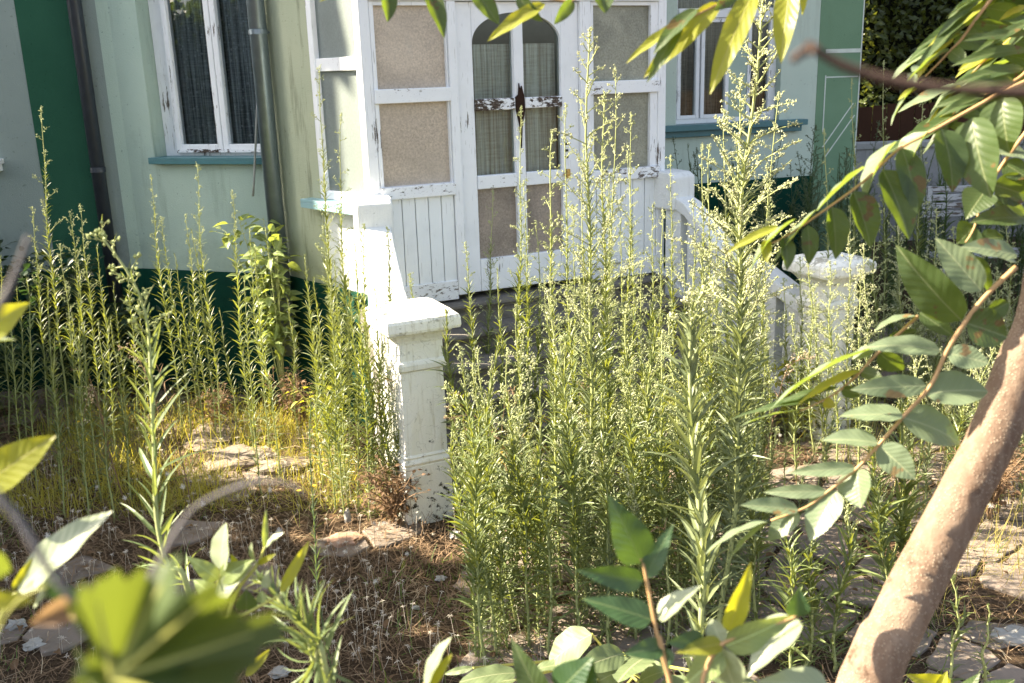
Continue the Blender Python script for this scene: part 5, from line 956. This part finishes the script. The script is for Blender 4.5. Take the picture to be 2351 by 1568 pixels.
# low stone edging and slabs left of pillar
for i,(x0,y0,w_,h_,ln) in enumerate([(500,1000,.42,.05,.5),(560,1060,.5,.08,.32),(650,1075,.4,.06,.3)]):
    g=gnd(x0,y0); o=rock('loose_slab',(g.x,g.y,.02),w_*.5,ln*.5,h_,SLAB,['broad sunlit slab lying among the left weeds','broken step slab in front of the broad sunlit slab','small slab edge left of the dry plants'][i],i+40)
# dry stalks across slab
mb=MB(); r=random.Random(3)
for i in range(26):
    g=gnd(r.uniform(520,780),r.uniform(1020,1090)); g.z=.06; a=r.uniform(-.5,.5); L=r.uniform(.1,.25); mb.tube([g,g+V((math.cos(a)*L*.5,math.sin(a)*L*.5,.02)),g+V((math.cos(a)*L,math.sin(a)*L,0))],.003,4)
tag(mb.build('dry_stalks',STRAWL),'pale dry stalks lying over the sunlit slab','dry stalks',kind='stuff')
# ------------------------------------------------------------------ far right: hedge, fence, low wall, bench
hd=tag(empty('hedge',(9,19,0)),'tall dark leafy hedge behind the right corner of the house','hedge'); r=random.Random(8)
mb=MB()
for i in range(26000):
    x=r.uniform(4.6,17); z=r.uniform(.6,6.5); y=17.5+x*.05+.9*noise.noise(V((x*.9,z*.9,0)))+r.uniform(0,.5)**1; 
    if noise.noise(V((x*1.6,z*1.6,4)))<-.35: continue
    L=r.uniform(.08,.19); d=V((r.gauss(0,1),r.gauss(-.4,.6),r.gauss(-.3,.7))).normalized(); blade(mb,V((x,y,z)),V((x,y,z))+d*L,L*.6,V((r.gauss(0,1),r.gauss(-1,1),r.gauss(.5,1))),.2,.05,2,'ovate')
mb.build('foliage',HED,hd)
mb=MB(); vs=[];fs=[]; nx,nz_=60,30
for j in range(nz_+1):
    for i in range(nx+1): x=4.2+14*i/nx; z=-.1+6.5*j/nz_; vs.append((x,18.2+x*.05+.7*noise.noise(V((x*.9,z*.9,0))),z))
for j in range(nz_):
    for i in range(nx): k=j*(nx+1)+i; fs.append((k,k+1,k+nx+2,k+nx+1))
mb.add(vs,fs); mb.build('shade_backing',simple('hedge_inside_shade',(.012,.014,.008),.95,.05),hd)  # backing sheet: the shade inside the hedge painted near-black
bf=tag(empty('board_fence',(7,15.5,0)),'dark reddish brown board fence behind the low white wall','fence'); bw=simple('reddish_brown_board',(.05,.02,.010),.75,.2,0,.5,2)
for i in range(30):
    x=4.9+i*.22; mb=MB(); mb.box((x,15.6,0),(.205,0,0),(0,.025,0),(0,0,1.9+.02*(i%3))); mb.build('board',bw,bf)
mb=MB(); mb.box((4.9,15.56,1.2),(6.6,0,0),(0,.04,0),(0,0,.1)); mb.box((4.9,15.56,.4),(6.6,0,0),(0,.04,0),(0,0,.1)); mb.build('rail',bw,bf)
gw=tag(empty('garden_wall',(7,14.4,0)),'low white garden wall right of the house corner','wall')
mb=MB(); mb.box((4.75,14.4,-.1),(6.5,.25,0),(0,.25,0),(0,0,1.45)); GWM=plaster('dull_garden_wall_render',(.30,.30,.31),(.38,.38,.37),(.12,.13,.11),.7); mb.build('wall_body',GWM,gw); mb=MB(); mb.box((4.7,14.36,1.352),(6.6,.25,0),(0,.33,0),(0,0,.09)); mb.build('coping',GWM,gw,bevel=.01)
bn=tag(empty('slatted_bench',(5.0,10.6,0)),'weathered white slatted bench half hidden in the weeds at the right','bench'); wm=chipped('bench_paint',.46,0,white=(.45,.46,.47))
for i in range(4): mb=MB(); mb.box((4.55,10.62+.03*i,.92+.085*i-.0),(1.3,.1,0),(0,.03,0),(0,0,.065)); mb.build('back_slat',wm,bn,bevel=.004)
for i in range(4): mb=MB(); mb.box((4.55,10.18+.1*i,.52),(1.3,.1,0),(0,.085,0),(0,0,.03)); mb.build('seat_slat',wm,bn,bevel=.004)
for x in (4.62,5.72):
    mb=MB(); mb.box((x,10.19,0),(.05,0,0),(0,.05,0),(0,0,.518)); mb.build('leg',wm,bn); mb=MB(); mb.box((x,10.60,0),(.05,0,0),(.0,.045,0),(0,.09,1.25)); mb.build('leg',wm,bn)
# ------------------------------------------------------------------ unseen trees and shrubs added at the left to throw the near shade
def crown(name,loc,h,rx,rz,n,seed,label,ls=.16):
    r=random.Random(seed); root=tag(empty(name,loc),label,'tree'); mb=MB(); mb.tube([V((0,0,-.1)),V((.05,0,h*.4)),V((0,.05,h))],[.12,.1,.04],10); mb.build('trunk',BARK,root,local=(0,0,0)); mb=MB()
    for i in range(n):
        d=V((r.gauss(0,1),r.gauss(0,1),r.gauss(0,1))).normalized()*r.random()**.4; c=V((d.x*rx,d.y*rx,h+d.z*rz)); 
        if c.z<0: continue
        L=ls*r.uniform(.6,1.2); e=V((r.gauss(0,1),r.gauss(0,1),r.gauss(-.3,1))).normalized(); blade(mb,c,c+e*L,L*.6,V((r.gauss(0,1),r.gauss(0,1),1)),.2,.05,3,'ovate')
    mb.build('crown',L_AIL,root,local=(0,0,0))
for k,(x,y,h) in enumerate([(-5.7,8.0,1.5),(-5.7,7.1,2.3),(-5.8,6.2,3.4),(-5.8,5.3,4.7),(-5.8,4.4,5.1),(-5.8,3.5,5.1),(-5.8,2.7,4.6)]):
    crown('unseen_shade_shrub',(x,y,0),h*.52,.62,h*.52,3600,k+1,f'unseen shade shrub added left of the yard, {ORD[k]} from the house wall, {"knee" if k==0 else "head"} high'.replace('knee','shoulder') if k<2 else f'tall unseen shade tree added left of the yard, {ORD[k]} from the house wall',.2)
def relabel(objs,fn):
    d={}
    for o in objs: d.setdefault(fn(o),[]).append(o)
    for (txt,grp),os_ in d.items():
        os_.sort(key=lambda o:px(o.location)[0])
        for i,o in enumerate(os_):
            o['label']=f'{txt}, {ORD[min(i,29)]} from the left'; o['group']=grp
allo=list(bpy.data.objects)
def by(t): return [o for o in allo if o.get('label')==t]
def thick(o):
    x,y=px(o.location); tall=o.scale[2]>.92
    row='back' if y<1250 else 'middle' if y<1360 else 'front'
    side='left third' if x<1300 else 'middle third' if x<1530 else 'right third'
    return (f'{"taller" if tall else "shorter"} weed stalk, {side} of thicket, {row} row',f'{"tall" if tall else "short"} thicket weeds')
relabel(by('green weed stalk in the dense thicket before the steps'),thick)
relabel(by('lower green weed between the thicket and the leaning tree'),lambda o:(f'low green weed between thicket and leaning tree, {"far" if px(o.location)[1]<1150 else "near"} row','low weeds left of the leaning tree'))
relabel(by('yellowish weed in the clump behind the leaning trunk'),lambda o:(f'yellowish weed behind the leaning trunk, {"far" if px(o.location)[1]<1000 else "near"} row','yellowish weeds behind the trunk'))
relabel(by('white seed clock standing in the dry litter'),lambda o:('white seed clock '+('in the yellow grass left of the pillar' if px(o.location)[1]<1150 and px(o.location)[0]<1000 else 'on the stones right of the pillar' if px(o.location)[0]>1050 else 'on the shaded brown litter, '+('upper' if px(o.location)[1]<1250 else 'lower')+' part'),'white seed clocks'))
relabel(by('small yellow flower head among the weeds'),lambda o:('small yellow flower head among the weeds','small yellow flowers'))
relabel([o for o in allo if o.name.startswith('dead_weed')],lambda o:('withered brown bent stalk '+('in the thicket before the steps' if px(o.location)[0]>1050 else 'among the weeds left of the pillar'),'withered brown stalks'))
print('objects',len(bpy.data.objects),'verts',sum(len(m.vertices) for m in bpy.data.meshes))
